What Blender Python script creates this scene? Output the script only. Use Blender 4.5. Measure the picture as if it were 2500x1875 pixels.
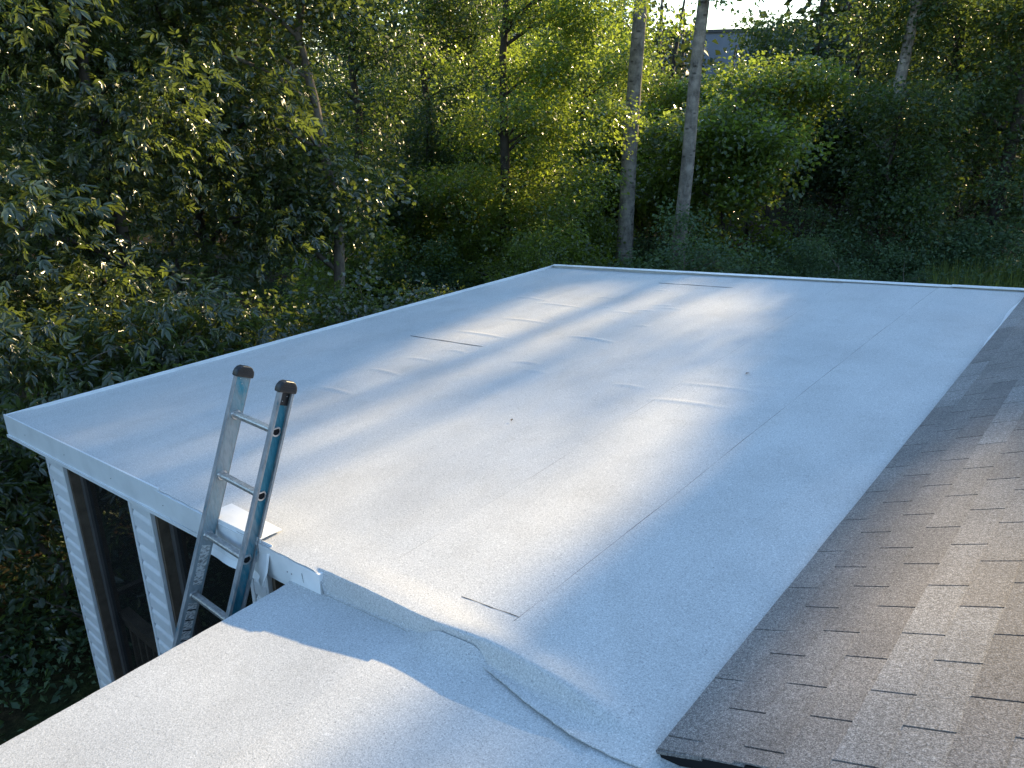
import bpy, math, random
import numpy as np
from mathutils import Matrix, Vector

sc = bpy.context.scene
COL = sc.collection
for o in list(bpy.data.objects):
    bpy.data.objects.remove(o)

# ------------------------------------------------------------------ camera
YAW, PITCH, ROLL = -0.703451, 0.354167, -0.005271
CAM = np.array([0.80905, -1.58516, 1.79961])
FPX = 1884.09                                   # focal length in pixels of a 2500 px wide frame
fw = np.array([math.sin(YAW) * math.cos(PITCH), math.cos(YAW) * math.cos(PITCH), -math.sin(PITCH)])
rt = np.array([math.cos(YAW), -math.sin(YAW), 0.0])
up = np.cross(rt, fw)
rt2 = math.cos(ROLL) * rt + math.sin(ROLL) * up
up2 = -math.sin(ROLL) * rt + math.cos(ROLL) * up
cd = bpy.data.cameras.new('camera')
cam = bpy.data.objects.new('camera', cd)
COL.objects.link(cam)
m = Matrix.Identity(4)
for i in range(3):
    m[i][0], m[i][1], m[i][2], m[i][3] = rt2[i], up2[i], -fw[i], CAM[i]
cam.matrix_world = m
cd.sensor_width = 36.0
cd.lens = 36.0 * FPX / 2500.0
cd.clip_start = 0.05
cd.clip_end = 1500.0
sc.camera = cam

# ------------------------------------------------------------------ sky, sun, exposure
SUN_EL, SUN_AZ = math.radians(22.0), math.radians(1.0)      # azimuth from +Y towards +X
TE, TA = math.tan(SUN_EL), math.tan(SUN_AZ)
w = bpy.data.worlds.new('World')
sc.world = w
w.use_nodes = True
nt = w.node_tree
bg = nt.nodes['Background']
sky = nt.nodes.new('ShaderNodeTexSky')
sky.sky_type = 'NISHITA'
sky.sun_disc = False
sky.sun_elevation = SUN_EL
sky.sun_rotation = SUN_AZ
sky.air_density = 1.3
sky.dust_density = 0.15
sky.ozone_density = 3.0
nt.links.new(sky.outputs['Color'], bg.inputs['Color'])
bg.inputs['Strength'].default_value = 0.15
sd = bpy.data.lights.new('sun', 'SUN')
sd.energy = 4.2
sd.angle = math.radians(0.9)
sd.color = (1.0, 0.76, 0.42)
sun = bpy.data.objects.new('sun', sd)
COL.objects.link(sun)
sdir = Vector((math.sin(SUN_AZ) * math.cos(SUN_EL), math.cos(SUN_AZ) * math.cos(SUN_EL), math.sin(SUN_EL)))
sun.rotation_euler = sdir.to_track_quat('Z', 'Y').to_euler()
sun.location = (0, 60, 30)
sc.view_settings.view_transform = 'Standard'
sc.view_settings.look = 'None'
sc.view_settings.gamma = 1.0
sc.view_settings.exposure = 1.44
sc.view_settings.use_curve_mapping = False
sc.render.engine = 'CYCLES'
sc.cycles.max_bounces = 6
sc.cycles.diffuse_bounces = 3
sc.cycles.glossy_bounces = 3
sc.cycles.transmission_bounces = 4
sc.cycles.transparent_max_bounces = 12
sc.cycles.use_denoising = True
sc.cycles.denoiser = 'OPENIMAGEDENOISE'
sc.cycles.denoising_prefilter = 'NONE'
sc.cycles.sample_clamp_indirect = 6.0

# ------------------------------------------------------------------ helpers
TB = math.tan(0.03304)                         # the house eave and both low roofs rise a little along +Y
def flat_z(x, y): return -0.02 + 0.085 * x + TB * y
def low_z(x, y): return -0.03 + 0.143 * x + TB * y
GROUND = -3.6

def tag(o, label=None, cat=None, group=None, kind=None):
    if label: o['label'] = label
    if cat: o['category'] = cat
    if group: o['group'] = group
    if kind: o['kind'] = kind
    return o

def empty(name, loc=(0, 0, 0), rz=0.0):
    o = bpy.data.objects.new(name, None)
    o.empty_display_size = 0.3
    COL.objects.link(o)
    o.location = loc
    o.rotation_euler = (0, 0, rz)
    return o

def link(name, mesh, parent=None, matrix=None):
    o = bpy.data.objects.new(name, mesh)
    COL.objects.link(o)
    if parent is not None:
        o.parent = parent
    if matrix is not None:
        o.matrix_local = matrix
    return o

class MB:
    """collects shapes and links them as one mesh object"""
    def __init__(self):
        self.v, self.f = [], []
    def add(self, vs, fs):
        n = len(self.v)
        self.v += [tuple(map(float, a)) for a in vs]
        self.f += [tuple(i + n for i in q) for q in fs]
        return self
    def hexa(self, p):                          # p: 4 bottom points, 4 top points, same order
        return self.add(p, [(3, 2, 1, 0), (4, 5, 6, 7), (0, 1, 5, 4), (1, 2, 6, 5), (2, 3, 7, 6), (3, 0, 4, 7)])
    def box(self, x0, x1, y0, y1, z0, z1):
        return self.hexa([(x0, y0, z0), (x1, y0, z0), (x1, y1, z0), (x0, y1, z0), (x0, y0, z1), (x1, y0, z1), (x1, y1, z1), (x0, y1, z1)])
    def tube(self, pts, rad, sides=8, cap=True):
        pts = [Vector(p) for p in pts]
        n = len(pts)
        rings = []
        ref = None
        for i in range(n):
            t = (pts[min(i + 1, n - 1)] - pts[max(i - 1, 0)]).normalized()
            if ref is None:
                ref = t.orthogonal().normalized()
            ref = (ref - t * ref.dot(t)).normalized()
            b = t.cross(ref)
            rings.append([pts[i] + (ref * math.cos(a) + b * math.sin(a)) * rad[i] for a in [2 * math.pi * k / sides for k in range(sides)]])
        vs = [p for r in rings for p in r]
        fs = []
        for i in range(n - 1):
            for k in range(sides):
                a, b2 = i * sides + k, i * sides + (k + 1) % sides
                fs.append((a, b2, b2 + sides, a + sides))
        if cap:
            fs.append(tuple(reversed(range(sides))))
            fs.append(tuple((n - 1) * sides + k for k in range(sides)))
        return self.add(vs, fs)
    def extrude(self, poly, a, b):              # poly: list of 3D points (planar, ccw seen from b side), swept by vectors a..b
        a, b = Vector(a), Vector(b)
        n = len(poly)
        vs = [Vector(p) + a for p in poly] + [Vector(p) + b for p in poly]
        fs = [tuple(reversed(range(n))), tuple(range(n, 2 * n))]
        for i in range(n):
            j = (i + 1) % n
            fs.append((i, j, j + n, i + n))
        return self.add(vs, fs)
    def mesh(self, name, mat, smooth=False, bevel=None):
        me = bpy.data.meshes.new(name)
        me.from_pydata(self.v, [], self.f)
        me.materials.append(mat)
        if smooth:
            me.polygons.foreach_set('use_smooth', [True] * len(me.polygons))
        me.update()
        return me
    def build(self, name, mat, parent=None, smooth=False, bevel=0.0, seg=2):
        o = link(name, self.mesh(name, mat, smooth), parent)
        if bevel:
            b = o.modifiers.new('bevel', 'BEVEL')
            b.width = bevel; b.segments = seg; b.limit_method = 'ANGLE'; b.angle_limit = 0.6
        return o

def np_mesh(name, V, F, mat, smooth=False):
    """V (n,3), F (m,k) arrays to a mesh quickly"""
    me = bpy.data.meshes.new(name)
    V = np.ascontiguousarray(V, np.float32); F = np.ascontiguousarray(F, np.int32)
    k = F.shape[1]
    me.vertices.add(len(V)); me.vertices.foreach_set('co', V.ravel())
    me.loops.add(F.size); me.loops.foreach_set('vertex_index', F.ravel())
    me.polygons.add(len(F)); me.polygons.foreach_set('loop_start', np.arange(0, F.size, k, dtype=np.int32))
    me.polygons.foreach_set('loop_total', np.full(len(F), k, np.int32))
    if smooth:
        me.polygons.foreach_set('use_smooth', np.ones(len(F), bool))
    for mm in (mat if isinstance(mat, (list, tuple)) else [mat]):
        me.materials.append(mm)
    me.update(calc_edges=True)
    me.validate()
    return me

# ------------------------------------------------------------------ materials
class NT:
    def __init__(self, name):
        self.m = bpy.data.materials.new(name)
        self.m.use_nodes = True
        self.t = self.m.node_tree
        self.p = self.t.nodes['Principled BSDF']
        self.out = self.t.nodes['Material Output']
    def n(self, kind, **kw):
        nd = self.t.nodes.new(kind)
        for k, v in kw.items():
            setattr(nd, k, v)
        return nd
    def l(self, a, b): self.t.links.new(a, b)
    def coord(self, kind='Object'):
        return self.n('ShaderNodeTexCoord').outputs[kind]
    def world(self):
        return self.n('ShaderNodeNewGeometry').outputs['Position']
    def noise(self, vec, scale, detail=3.0, rough=0.55, stretch=None):
        if stretch:
            mp = self.n('ShaderNodeMapping'); mp.inputs['Scale'].default_value = stretch
            self.l(vec, mp.inputs['Vector']); vec = mp.outputs['Vector']
        nd = self.n('ShaderNodeTexNoise')
        nd.inputs['Scale'].default_value = scale; nd.inputs['Detail'].default_value = detail; nd.inputs['Roughness'].default_value = rough
        self.l(vec, nd.inputs['Vector'])
        return nd.outputs['Fac']
    def ramp(self, fac, stops, interp='LINEAR'):
        nd = self.n('ShaderNodeValToRGB'); cr = nd.color_ramp; cr.interpolation = interp
        while len(cr.elements) < len(stops): cr.elements.new(0.5)
        for e, (p, c) in zip(cr.elements, stops):
            e.position = p
            e.color = (c, c, c, 1) if isinstance(c, (int, float)) else (*c, 1)
        self.l(fac, nd.inputs['Fac'])
        return nd.outputs['Color']
    def mix(self, fac, a, b, mode='MIX'):
        nd = self.n('ShaderNodeMix', data_type='RGBA', blend_type=mode)
        for s, v in ((nd.inputs['Factor'], fac), (nd.inputs['A'], a), (nd.inputs['B'], b)):
            if isinstance(v, bpy.types.NodeSocket): self.l(v, s)
            elif isinstance(v, (tuple, list)): s.default_value = (*v, 1)
            else: s.default_value = v
        return nd.outputs['Result']
    def math(self, op, a, b=0.5):
        nd = self.n('ShaderNodeMath', operation=op)
        for s, v in zip(nd.inputs, (a, b)):
            if isinstance(v, bpy.types.NodeSocket): self.l(v, s)
            else: s.default_value = v
        return nd.outputs[0]
    def bump(self, h, strength=0.3, dist=0.002):
        nd = self.n('ShaderNodeBump')
        nd.inputs['Strength'].default_value = strength; nd.inputs['Distance'].default_value = dist
        self.l(h, nd.inputs['Height']); self.l(nd.outputs['Normal'], self.p.inputs['Normal'])
    def set(self, color=None, rough=0.5, spec=0.5, metal=0.0):
        if color is not None:
            if isinstance(color, bpy.types.NodeSocket): self.l(color, self.p.inputs['Base Color'])
            else: self.p.inputs['Base Color'].default_value = (*color, 1)
        if isinstance(rough, bpy.types.NodeSocket): self.l(rough, self.p.inputs['Roughness'])
        else: self.p.inputs['Roughness'].default_value = rough
        self.p.inputs['Specular IOR Level'].default_value = spec
        self.p.inputs['Metallic'].default_value = metal
        return self.m

def mat_membrane():
    k = NT('granulated white membrane'); v = k.world()
    fine = k.noise(v, 210, 2.0, 0.75)
    mid = k.noise(v, 120, 2.0, 0.65)
    big = k.noise(v, 1.1, 4.0, 0.6)
    strk = k.noise(v, 5.0, 3.0, 0.6, (1.0, 0.12, 1.0))
    g = k.math('ADD', k.math('MULTIPLY', fine, 0.65), k.math('MULTIPLY', mid, 0.35))
    c = k.ramp(g, [(0.28, (0.17, 0.173, 0.175)), (0.43, (0.45, 0.453, 0.447)), (0.56, (0.61, 0.608, 0.595)), (0.72, (0.84, 0.835, 0.82))])
    sp = k.n('ShaderNodeTexVoronoi'); sp.inputs['Scale'].default_value = 14; k.l(v, sp.inputs['Vector'])
    speck = k.ramp(sp.outputs['Distance'], [(0.0, 0.25), (0.035, 0.3), (0.05, 1.0)])
    c = k.mix(0.6, c, speck, 'MULTIPLY')
    dirt = k.ramp(big, [(0.3, (0.86, 0.86, 0.86)), (0.55, (1, 1, 1)), (0.8, (0.97, 0.965, 0.95))])
    c = k.mix(1.0, c, dirt, 'MULTIPLY')
    c = k.mix(0.5, c, k.ramp(strk, [(0.3, 0.90), (0.6, 1.0)]), 'MULTIPLY')
    oi_ = k.n('ShaderNodeObjectInfo')
    c = k.mix(1.0, c, k.ramp(oi_.outputs['Random'], [(0, (0.93, 0.94, 0.95)), (1, (1.0, 0.995, 0.985))]), 'MULTIPLY')
    stain = k.ramp(k.noise(v, 3.2, 5.0, 0.7), [(0.34, (0.80, 0.79, 0.77)), (0.46, (1, 1, 1))])
    c = k.mix(0.3, c, stain, 'MULTIPLY')
    k.bump(g, 0.4, 0.003)
    return k.set(c, 0.62, 0.45)

def mat_shingle():
    k = NT('asphalt shingle granules'); v = k.world()
    fine = k.noise(v, 230, 2.0, 0.75)
    mid = k.noise(v, 90, 2.0, 0.6)
    oi = k.n('ShaderNodeObjectInfo')
    g = k.math('ADD', k.math('MULTIPLY', fine, 0.7), k.math('MULTIPLY', mid, 0.3))
    c = k.ramp(g, [(0.30, (0.038, 0.035, 0.034)), (0.46, (0.152, 0.142, 0.135)), (0.56, (0.262, 0.245, 0.232)), (0.68, (0.46, 0.435, 0.41))])
    tint = k.ramp(oi.outputs['Random'], [(0.0, (0.86, 0.83, 0.82)), (0.3, (0.96, 0.92, 0.90)), (0.6, (1.04, 1.0, 0.97)), (0.9, (1.14, 1.11, 1.09)), (1.0, (1.28, 1.28, 1.28))])
    c = k.mix(1.0, c, tint, 'MULTIPLY')
    big = k.ramp(k.noise(v, 2.3, 4.0, 0.6), [(0.3, 0.78), (0.65, 1.1)])
    c = k.mix(1.0, c, big, 'MULTIPLY')
    k.bump(g, 0.6, 0.004)
    return k.set(c, 0.72, 0.35)

def mat_white(name, col=(0.80, 0.81, 0.81), rough=0.35):
    k = NT(name); v = k.world()
    d = k.ramp(k.noise(v, 4.0, 6.0, 0.65), [(0.3, 0.86), (0.6, 1.0)])
    sp = k.ramp(k.noise(v, 38.0, 2.0, 0.5), [(0.22, 0.55), (0.27, 1.0)])
    c = k.mix(1.0, col, d, 'MULTIPLY'); c = k.mix(0.4, c, sp, 'MULTIPLY')
    k.bump(k.noise(v, 9.0, 2.0, 0.5), 0.12, 0.01)
    return k.set(c, rough, 0.5)

def mat_plain(name, col, rough=0.6, spec=0.4, metal=0.0, var=0.25, scale=12.0):
    k = NT(name); v = k.world()
    d = k.ramp(k.noise(v, scale, 5.0, 0.65), [(0.25, 1.0 - var), (0.7, 1.0 + var * 0.5)])
    return k.set(k.mix(1.0, col, d, 'MULTIPLY'), rough, spec, metal)

def mat_alu():
    k = NT('worn aluminium'); v = k.world()
    d = k.ramp(k.noise(v, 60.0, 4.0, 0.7), [(0.3, 0.38), (0.65, 0.66)])
    return k.set(d, k.ramp(k.noise(v, 30.0, 4.0, 0.6), [(0.3, 0.28), (0.7, 0.5)]), 0.5, 0.85)

def mat_fibre(name='weathered teal fibreglass', sh=0.0):
    k = NT(name); v = k.world()
    wear = k.noise(v, 7.0, 6.0, 0.72, (1.0, 1.0, 0.35))
    sc_ = k.noise(v, 90.0, 3.0, 0.6, (1.0, 1.0, 0.25))
    c = k.ramp(wear, [(0.36 - sh, (0.020, 0.150, 0.215)), (0.50 - sh, (0.040, 0.205, 0.270)), (0.58 - sh, (0.17, 0.26, 0.29)), (0.72 - sh, (0.27, 0.30, 0.31))])
    c = k.mix(0.45, c, k.ramp(sc_, [(0.3, 0.6), (0.6, 1.15)]), 'MULTIPLY')
    return k.set(c, 0.5, 0.4)

def mat_edge():
    k = NT('rubbed grey rail flange'); v = k.world()
    wear = k.noise(v, 16.0, 6.0, 0.75, (1.0, 1.0, 0.3))
    c = k.ramp(wear, [(0.33, (0.03, 0.15, 0.20)), (0.41, (0.20, 0.21, 0.215)), (0.7, (0.40, 0.39, 0.38))])
    return k.set(c, 0.55, 0.4)

def mat_sticker():
    k = NT('worn printed sticker'); v = k.world()
    t = k.noise(v, 55.0, 3.0, 0.7, (1.0, 1.0, 1.6))
    wv = k.noise(v, 150.0, 1.0, 0.5, (0.3, 0.3, 1.0))
    c = k.ramp(t, [(0.33, (0.12, 0.14, 0.15)), (0.40, (0.55, 0.54, 0.52)), (0.7, (0.74, 0.72, 0.69))])
    c = k.mix(0.7, c, k.ramp(wv, [(0.42, 0.25), (0.5, 1.0)]), 'MULTIPLY')
    return k.set(c, 0.6, 0.3)

def mat_bark(name, light, dark, scale=1.0, spots=True):
    k = NT(name); v = k.world()
    n1 = k.noise(v, 6.5 * scale, 6.0, 0.75, (1.0, 1.0, 0.45))
    n2 = k.noise(v, 3.2 * scale, 4.0, 0.65, (1.0, 1.0, 1.9))
    c = k.ramp(n1, [(0.32, dark), (0.5, light), (0.75, tuple(min(1, a * 1.35) for a in light))])
    if spots:
        vo = k.n('ShaderNodeTexVoronoi'); vo.inputs['Scale'].default_value = 3.4 * scale
        mp = k.n('ShaderNodeMapping'); mp.inputs['Scale'].default_value = (1, 1, 2.2)
        k.l(v, mp.inputs['Vector']); k.l(mp.outputs['Vector'], vo.inputs['Vector'])
        c = k.mix(0.75, c, k.ramp(vo.outputs['Distance'], [(0.13, 0.12), (0.24, 1.0)]), 'MULTIPLY')
        c = k.mix(0.5, c, k.ramp(n2, [(0.4, 0.6), (0.6, 1.5)]), 'MULTIPLY')
    k.bump(n1, 0.8, 0.02)
    return k.set(c, 0.85, 0.2)

def mat_leaf(name, dark, light, trans, tmix=0.38, rough=0.38, spec=0.5):
    k = NT(name)
    geo = k.n('ShaderNodeNewGeometry')
    r = geo.outputs['Random Per Island']
    big = k.noise(geo.outputs['Position'], 0.9, 3.0, 0.6)
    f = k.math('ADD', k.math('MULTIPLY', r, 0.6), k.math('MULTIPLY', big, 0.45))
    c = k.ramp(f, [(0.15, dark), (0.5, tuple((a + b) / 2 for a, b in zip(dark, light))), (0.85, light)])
    k.set(c, rough, spec)
    tr = k.n('ShaderNodeBsdfTranslucent')
    k.l(k.ramp(r, [(0.0, tuple(a * 0.7 for a in trans)), (0.7, trans), (1.0, tuple(a * 1.25 for a in trans))]), tr.inputs['Color'])
    ms = k.n('ShaderNodeMixShader'); ms.inputs[0].default_value = tmix
    k.l(k.p.outputs[0], ms.inputs[1]); k.l(tr.outputs[0], ms.inputs[2])
    k.l(ms.outputs[0], k.out.inputs['Surface'])
    return k.m

def mat_ground():
    k = NT('leaf litter ground'); v = k.world()
    a = k.noise(v, 0.35, 5.0, 0.6); b = k.noise(v, 9.0, 6.0, 0.75)
    c = k.ramp(b, [(0.3, (0.018, 0.013, 0.008)), (0.5, (0.055, 0.037, 0.021)), (0.72, (0.13, 0.085, 0.045))])
    g = k.ramp(b, [(0.3, (0.010, 0.018, 0.006)), (0.7, (0.045, 0.075, 0.022))])
    c = k.mix(k.ramp(a, [(0.45, 0.0), (0.62, 1.0)]), c, g)
    k.bump(b, 0.9, 0.08)
    return k.set(c, 0.95, 0.1)

def mat_screen():
    k = NT('dark insect screen')
    k.set((0.012, 0.013, 0.014), 0.55, 0.3)
    tr = k.n('ShaderNodeBsdfTransparent'); tr.inputs['Color'].default_value = (0.9, 0.9, 0.9, 1)
    ms = k.n('ShaderNodeMixShader'); ms.inputs[0].default_value = 0.55
    k.l(k.p.outputs[0], ms.inputs[1]); k.l(tr.outputs[0], ms.inputs[2]); k.l(ms.outputs[0], k.out.inputs['Surface'])
    return k.m

M = dict(
    membrane=mat_membrane(), shingle=mat_shingle(),
    white=mat_white('white aluminium trim'), vinyl=mat_white('white vinyl siding', (0.78, 0.79, 0.80), 0.4),
    flash=mat_white('bright white flashing', (0.86, 0.87, 0.87), 0.3),
    beige=mat_plain('beige rake trim', (0.52, 0.45, 0.38), 0.5, 0.4, 0.0, 0.1),
    deck=mat_plain('black deck and slot shade', (0.012, 0.012, 0.013), 0.8, 0.2),  # black also puts the shade of slots and hollows into the colour
    bitumen=mat_plain('dark bitumen joint', (0.03, 0.028, 0.027), 0.6, 0.4),
    bead=mat_plain('grey bitumen bead', (0.15, 0.14, 0.135), 0.7, 0.3),
    wood=mat_plain('weathered brown wood', (0.14, 0.105, 0.075), 0.75, 0.25, 0.0, 0.4),
    bronze=mat_plain('dark screen frame', (0.10, 0.095, 0.09), 0.5, 0.4),
    inside=mat_plain('porch ceiling boards', (0.16, 0.15, 0.14), 0.8, 0.2),
    screen=mat_screen(), alu=mat_alu(), fibre=mat_fibre(), fibre_worn=mat_fibre('rubbed grey fibreglass', .13), edge=mat_edge(), sticker=mat_sticker(),
    plastic=mat_plain('black moulded plastic', (0.018, 0.017, 0.017), 0.38, 0.5, 0.0, 0.4, 40.0),
    poplar=mat_bark('pale poplar bark', (0.215, 0.190, 0.165), (0.085, 0.074, 0.064)),
    bark=mat_bark('grey brown bark', (0.15, 0.125, 0.10), (0.05, 0.042, 0.035), 1.2, False),
    darkbark=mat_bark('dark bark', (0.06, 0.05, 0.042), (0.02, 0.017, 0.015), 1.2, False),
    ground=mat_ground(),
    greywall=mat_plain('blue grey siding', (0.20, 0.22, 0.26), 0.7, 0.3, 0.0, 0.08, 3.0),
    tanwall=mat_plain('tan brick wall', (0.36, 0.29, 0.22), 0.8, 0.2, 0.0, 0.2, 8.0),
    darktrim=mat_plain('dark roof edge', (0.05, 0.05, 0.055), 0.5, 0.4),
    glass=mat_plain('dark window glass', (0.03, 0.035, 0.04), 0.12, 0.5),
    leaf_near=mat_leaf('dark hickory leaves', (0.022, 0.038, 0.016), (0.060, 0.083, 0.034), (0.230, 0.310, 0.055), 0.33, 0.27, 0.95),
    leaf_mid=mat_leaf('green leaves brightened for sun', (0.031, 0.055, 0.013), (0.085, 0.120, 0.026), (0.460, 0.597, 0.069), 0.42, 0.30, 0.8),  # brighter leaf copy, backlight is put into the colour
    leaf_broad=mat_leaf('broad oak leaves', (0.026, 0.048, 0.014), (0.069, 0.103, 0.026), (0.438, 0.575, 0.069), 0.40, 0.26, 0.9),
    leaf_dark=mat_leaf('forest leaves darkened for shade', (0.017, 0.035, 0.012), (0.045, 0.076, 0.026), (0.212, 0.307, 0.047), 0.30, 0.42, 0.5),  # darker leaf copy, shade of the wood is put into the colour
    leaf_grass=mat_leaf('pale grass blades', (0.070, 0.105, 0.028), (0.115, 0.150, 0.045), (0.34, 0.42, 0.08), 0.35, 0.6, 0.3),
    leaf_far=mat_leaf('far wood leaves darkened for shade', (0.010, 0.020, 0.008), (0.030, 0.050, 0.018), (0.12, 0.17, 0.03), 0.16, 0.5, 0.3),  # darkest leaf copy, colour carries the deep shade behind the trees
    leaf_shrub=mat_leaf('bluish shrub leaves', (0.035, 0.072, 0.036), (0.092, 0.149, 0.070), (0.198, 0.308, 0.066), 0.28, 0.5, 0.4),
    leaf_brown=mat_leaf('yellowing leaves', (0.10, 0.06, 0.015), (0.20, 0.15, 0.03), (0.5, 0.35, 0.05), 0.35, 0.5, 0.35),
)
rng = np.random.default_rng(7)
random.seed(7)

# ------------------------------------------------------------------ ground
def ground_z(x, y):
    return (GROUND + 0.16 * np.sin(x * 0.31 + 1.3) * np.cos(y * 0.27) + 0.10 * np.sin(x * 0.9 + y * 0.7)
            + 0.022 * np.maximum(0, np.hypot(x, y) - 24))
ax = np.concatenate([np.linspace(-400, -62, 18), np.linspace(-60, 40, 101), np.linspace(42, 400, 18)])
ay = np.concatenate([np.linspace(-400, -32, 18), np.linspace(-30, 70, 101), np.linspace(72, 400, 18)])
gx, gy = np.meshgrid(ax, ay, indexing='ij')
gz = ground_z(gx, gy)
gz = np.where(np.hypot(gx, gy) > 90, GROUND + 0.022 * 66, gz)
V = np.stack([gx, gy, gz], -1).reshape(-1, 3)
I = np.arange(len(ax) * len(ay)).reshape(len(ax), len(ay))
F = np.stack([I[:-1, :-1], I[1:, :-1], I[1:, 1:], I[:-1, 1:]], -1).reshape(-1, 4)
tag(link('ground', np_mesh('ground', V, F, M['ground'], True)), kind='structure')

# ------------------------------------------------------------------ the porch with its low pitched membrane roof
NL, FL = (-5.863, 0.114), (-5.258, 6.436)
YN, YF = 0.12, 6.43
def left_x(y): return NL[0] + (FL[0] - NL[0]) * (y - NL[1]) / (FL[1] - NL[1])

porch = tag(empty('screened_porch', (-2.9, 3.2, GROUND)), 'white screened porch with a pale granulated low roof, built against the shingled house roof', 'porch')
def P_(mb, name, mat, parent=None, **kw):
    """build in world coordinates under a root that stands at the thing's base"""
    par = parent if parent is not None else porch
    o = mb.build(name, mat, None, **kw)
    o.parent = par
    root = par
    while root.parent: root = root.parent
    o.matrix_parent_inverse = Matrix.Translation(-Vector(root.location)) if par is root else Matrix.Identity(4)
    return o

# deck slab just under the membrane
d = MB()
def slab(mb, corners, zf, t0, t1):
    mb.hexa([(x, y, zf(x, y) - t1) for x, y in corners] + [(x, y, zf(x, y) - t0) for x, y in corners])
slab(d, [(NL[0] + .01, YN + .004), (0.16, YN + .004), (0.16, YF - .01), (FL[0] + .01, YF - .01)], flat_z, 0.042, 0.12)
P_(d, 'roof_deck', M['deck'])
c = MB()
slab(c, [(-5.45, .25), (0.10, .25), (0.10, 6.25), (-4.92, 6.25)], flat_z, 0.104, 0.12)
P_(c, 'porch_ceiling', M['inside'])

WR = [(-4.65, 4.88, -4.07, 4.78), (-4.19, 4.68, -3.49, 4.64), (-4.12, 4.03, -3.44, 4.02), (-4.24, 3.49, -3.46, 3.44), (-3.04, 3.72, -2.53, 3.7), (-3.8, 2.97, -3.54, 2.95), (-3.42, 4.72, -3.22, 4.73), (-3.19, 4.6, -2.94, 4.62), (-2.99, 4.72, -2.78, 4.76), (-2.94, 4.96, -2.71, 5.0), (-2.82, 4.88, -2.55, 4.88), (-3.68, 5.12, -3.43, 5.11), (-3.27, 5.56, -3.08, 5.56), (-3.01, 2.92, -2.75, 2.95), (-2.81, 2.78, -2.55, 2.79), (-1.98, 2.79, -1.7, 2.8), (-4.74, 5.35, -4.5, 5.36), (-2.7, 4.24, -2.54, 4.25), (-4.09, 1.76, -3.61, 1.78), (-4.05, 2.29, -3.6, 2.26), (-4.0, 2.65, -3.63, 2.66), (-1.57, 2.99, -0.92, 3.04), (-1.13, 3.12, -0.78, 3.2), (-0.97, 3.46, -0.77, 3.52), (-1.63, 2.63, -1.01, 2.7)]
STRONG = {4: 2.0, 3: 1.3, 13: 1.5, 18: 1.4, 19: 1.2}
def wrinkle(x, y):
    h = np.zeros_like(x)
    for i, (x0, y0, x1, y1) in enumerate(WR):
        L = math.hypot(x1 - x0, y1 - y0)
        ux, uy = (x1 - x0) / L, (y1 - y0) / L
        s = ((x - x0) * ux + (y - y0) * uy) / L
        dd = -(x - x0) * uy + (y - y0) * ux - 0.02 * np.sin(s * 3.1)
        h += STRONG.get(i, 1.0) * 0.0050 * np.exp(-(dd / 0.026) ** 2) * np.clip(1 - np.abs(2 * s - 1) ** 2.4, 0, 1)
    return h
def smooth(t):
    t = np.clip(t, 0, 1)
    return t * t * (3 - 2 * t)
def ramp_w(x): return 0.022 + 0.105 * smooth((x + 0.82) / 0.7)     # how far the sheet runs out while it drops to the low roof
RIDGE = 0.114
def sheet_z(x, y):
    zf, zl = flat_z(x, y), low_z(x, y) + 0.007
    t = (RIDGE - y) / ramp_w(x)
    k = smooth(t) * smooth((x + 1.745) / 0.015)
    z = zf * (1 - k) + zl * k
    bulge = 0.027 * smooth((x + 1.15) / 0.45) * smooth((0.0 - x) / 0.45)
    ry = RIDGE + 0.012 - 0.055 * smooth((x + .75) / .7)
    z = z + .006 * smooth((x + 1.77) / .03) * smooth((.3 - y) / .15) * (1 - k) * smooth((.9 + 0 * x - np.abs(x + .9)) / .4)
    z = z + bulge * np.exp(-((y - ry) / np.where(y > ry, .080, .024)) ** 2)
    z = z + 0.0022 * np.sin(3.1 * x + 1.7 * y) + 0.0018 * np.sin(5.3 * y - 2.2 * x + 1) + wrinkle(x, y)
    return z
EDGE_X = [-1.74, -1.06, -0.90, -0.80, -0.72, -0.564, -0.392, -0.242, -0.104, -0.02, 0.17]
EDGE_Y = [0.086, 0.085, 0.084, 0.080, 0.070, 0.026, -0.014, -0.040, -0.046, -0.034, -0.02]
EX = np.linspace(-1.9, .2, 400)
EYS = np.interp(EX, EDGE_X, EDGE_Y)
EYS = np.convolve(np.pad(EYS, 18, 'edge'), np.hanning(39)[1:-1] / np.hanning(39)[1:-1].sum(), 'valid')
def near_y(x): return np.minimum(np.interp(x, EX, EYS[:400]), RIDGE - ramp_w(x) - 0.005) + 0.0012 * np.sin(29 * x) + 0.0012 * np.sin(83 * x + 2)

def sheet_mesh(name, top, bot, F):
    """smooth top sheet with its own flat cut edge"""
    rim = F[1].copy()
    ids = np.unique(rim)
    allv = np.concatenate([top, bot])
    remap = np.zeros(len(allv), int); remap[ids] = np.arange(len(ids)) + len(top)
    me = np_mesh(name, np.concatenate([top, allv[ids]]), np.concatenate([F[0], remap[rim]]), M['membrane'], True)
    sm = np.ones(len(me.polygons), bool); sm[len(F[0]):] = False
    me.polygons.foreach_set('use_smooth', sm)
    return me

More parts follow.
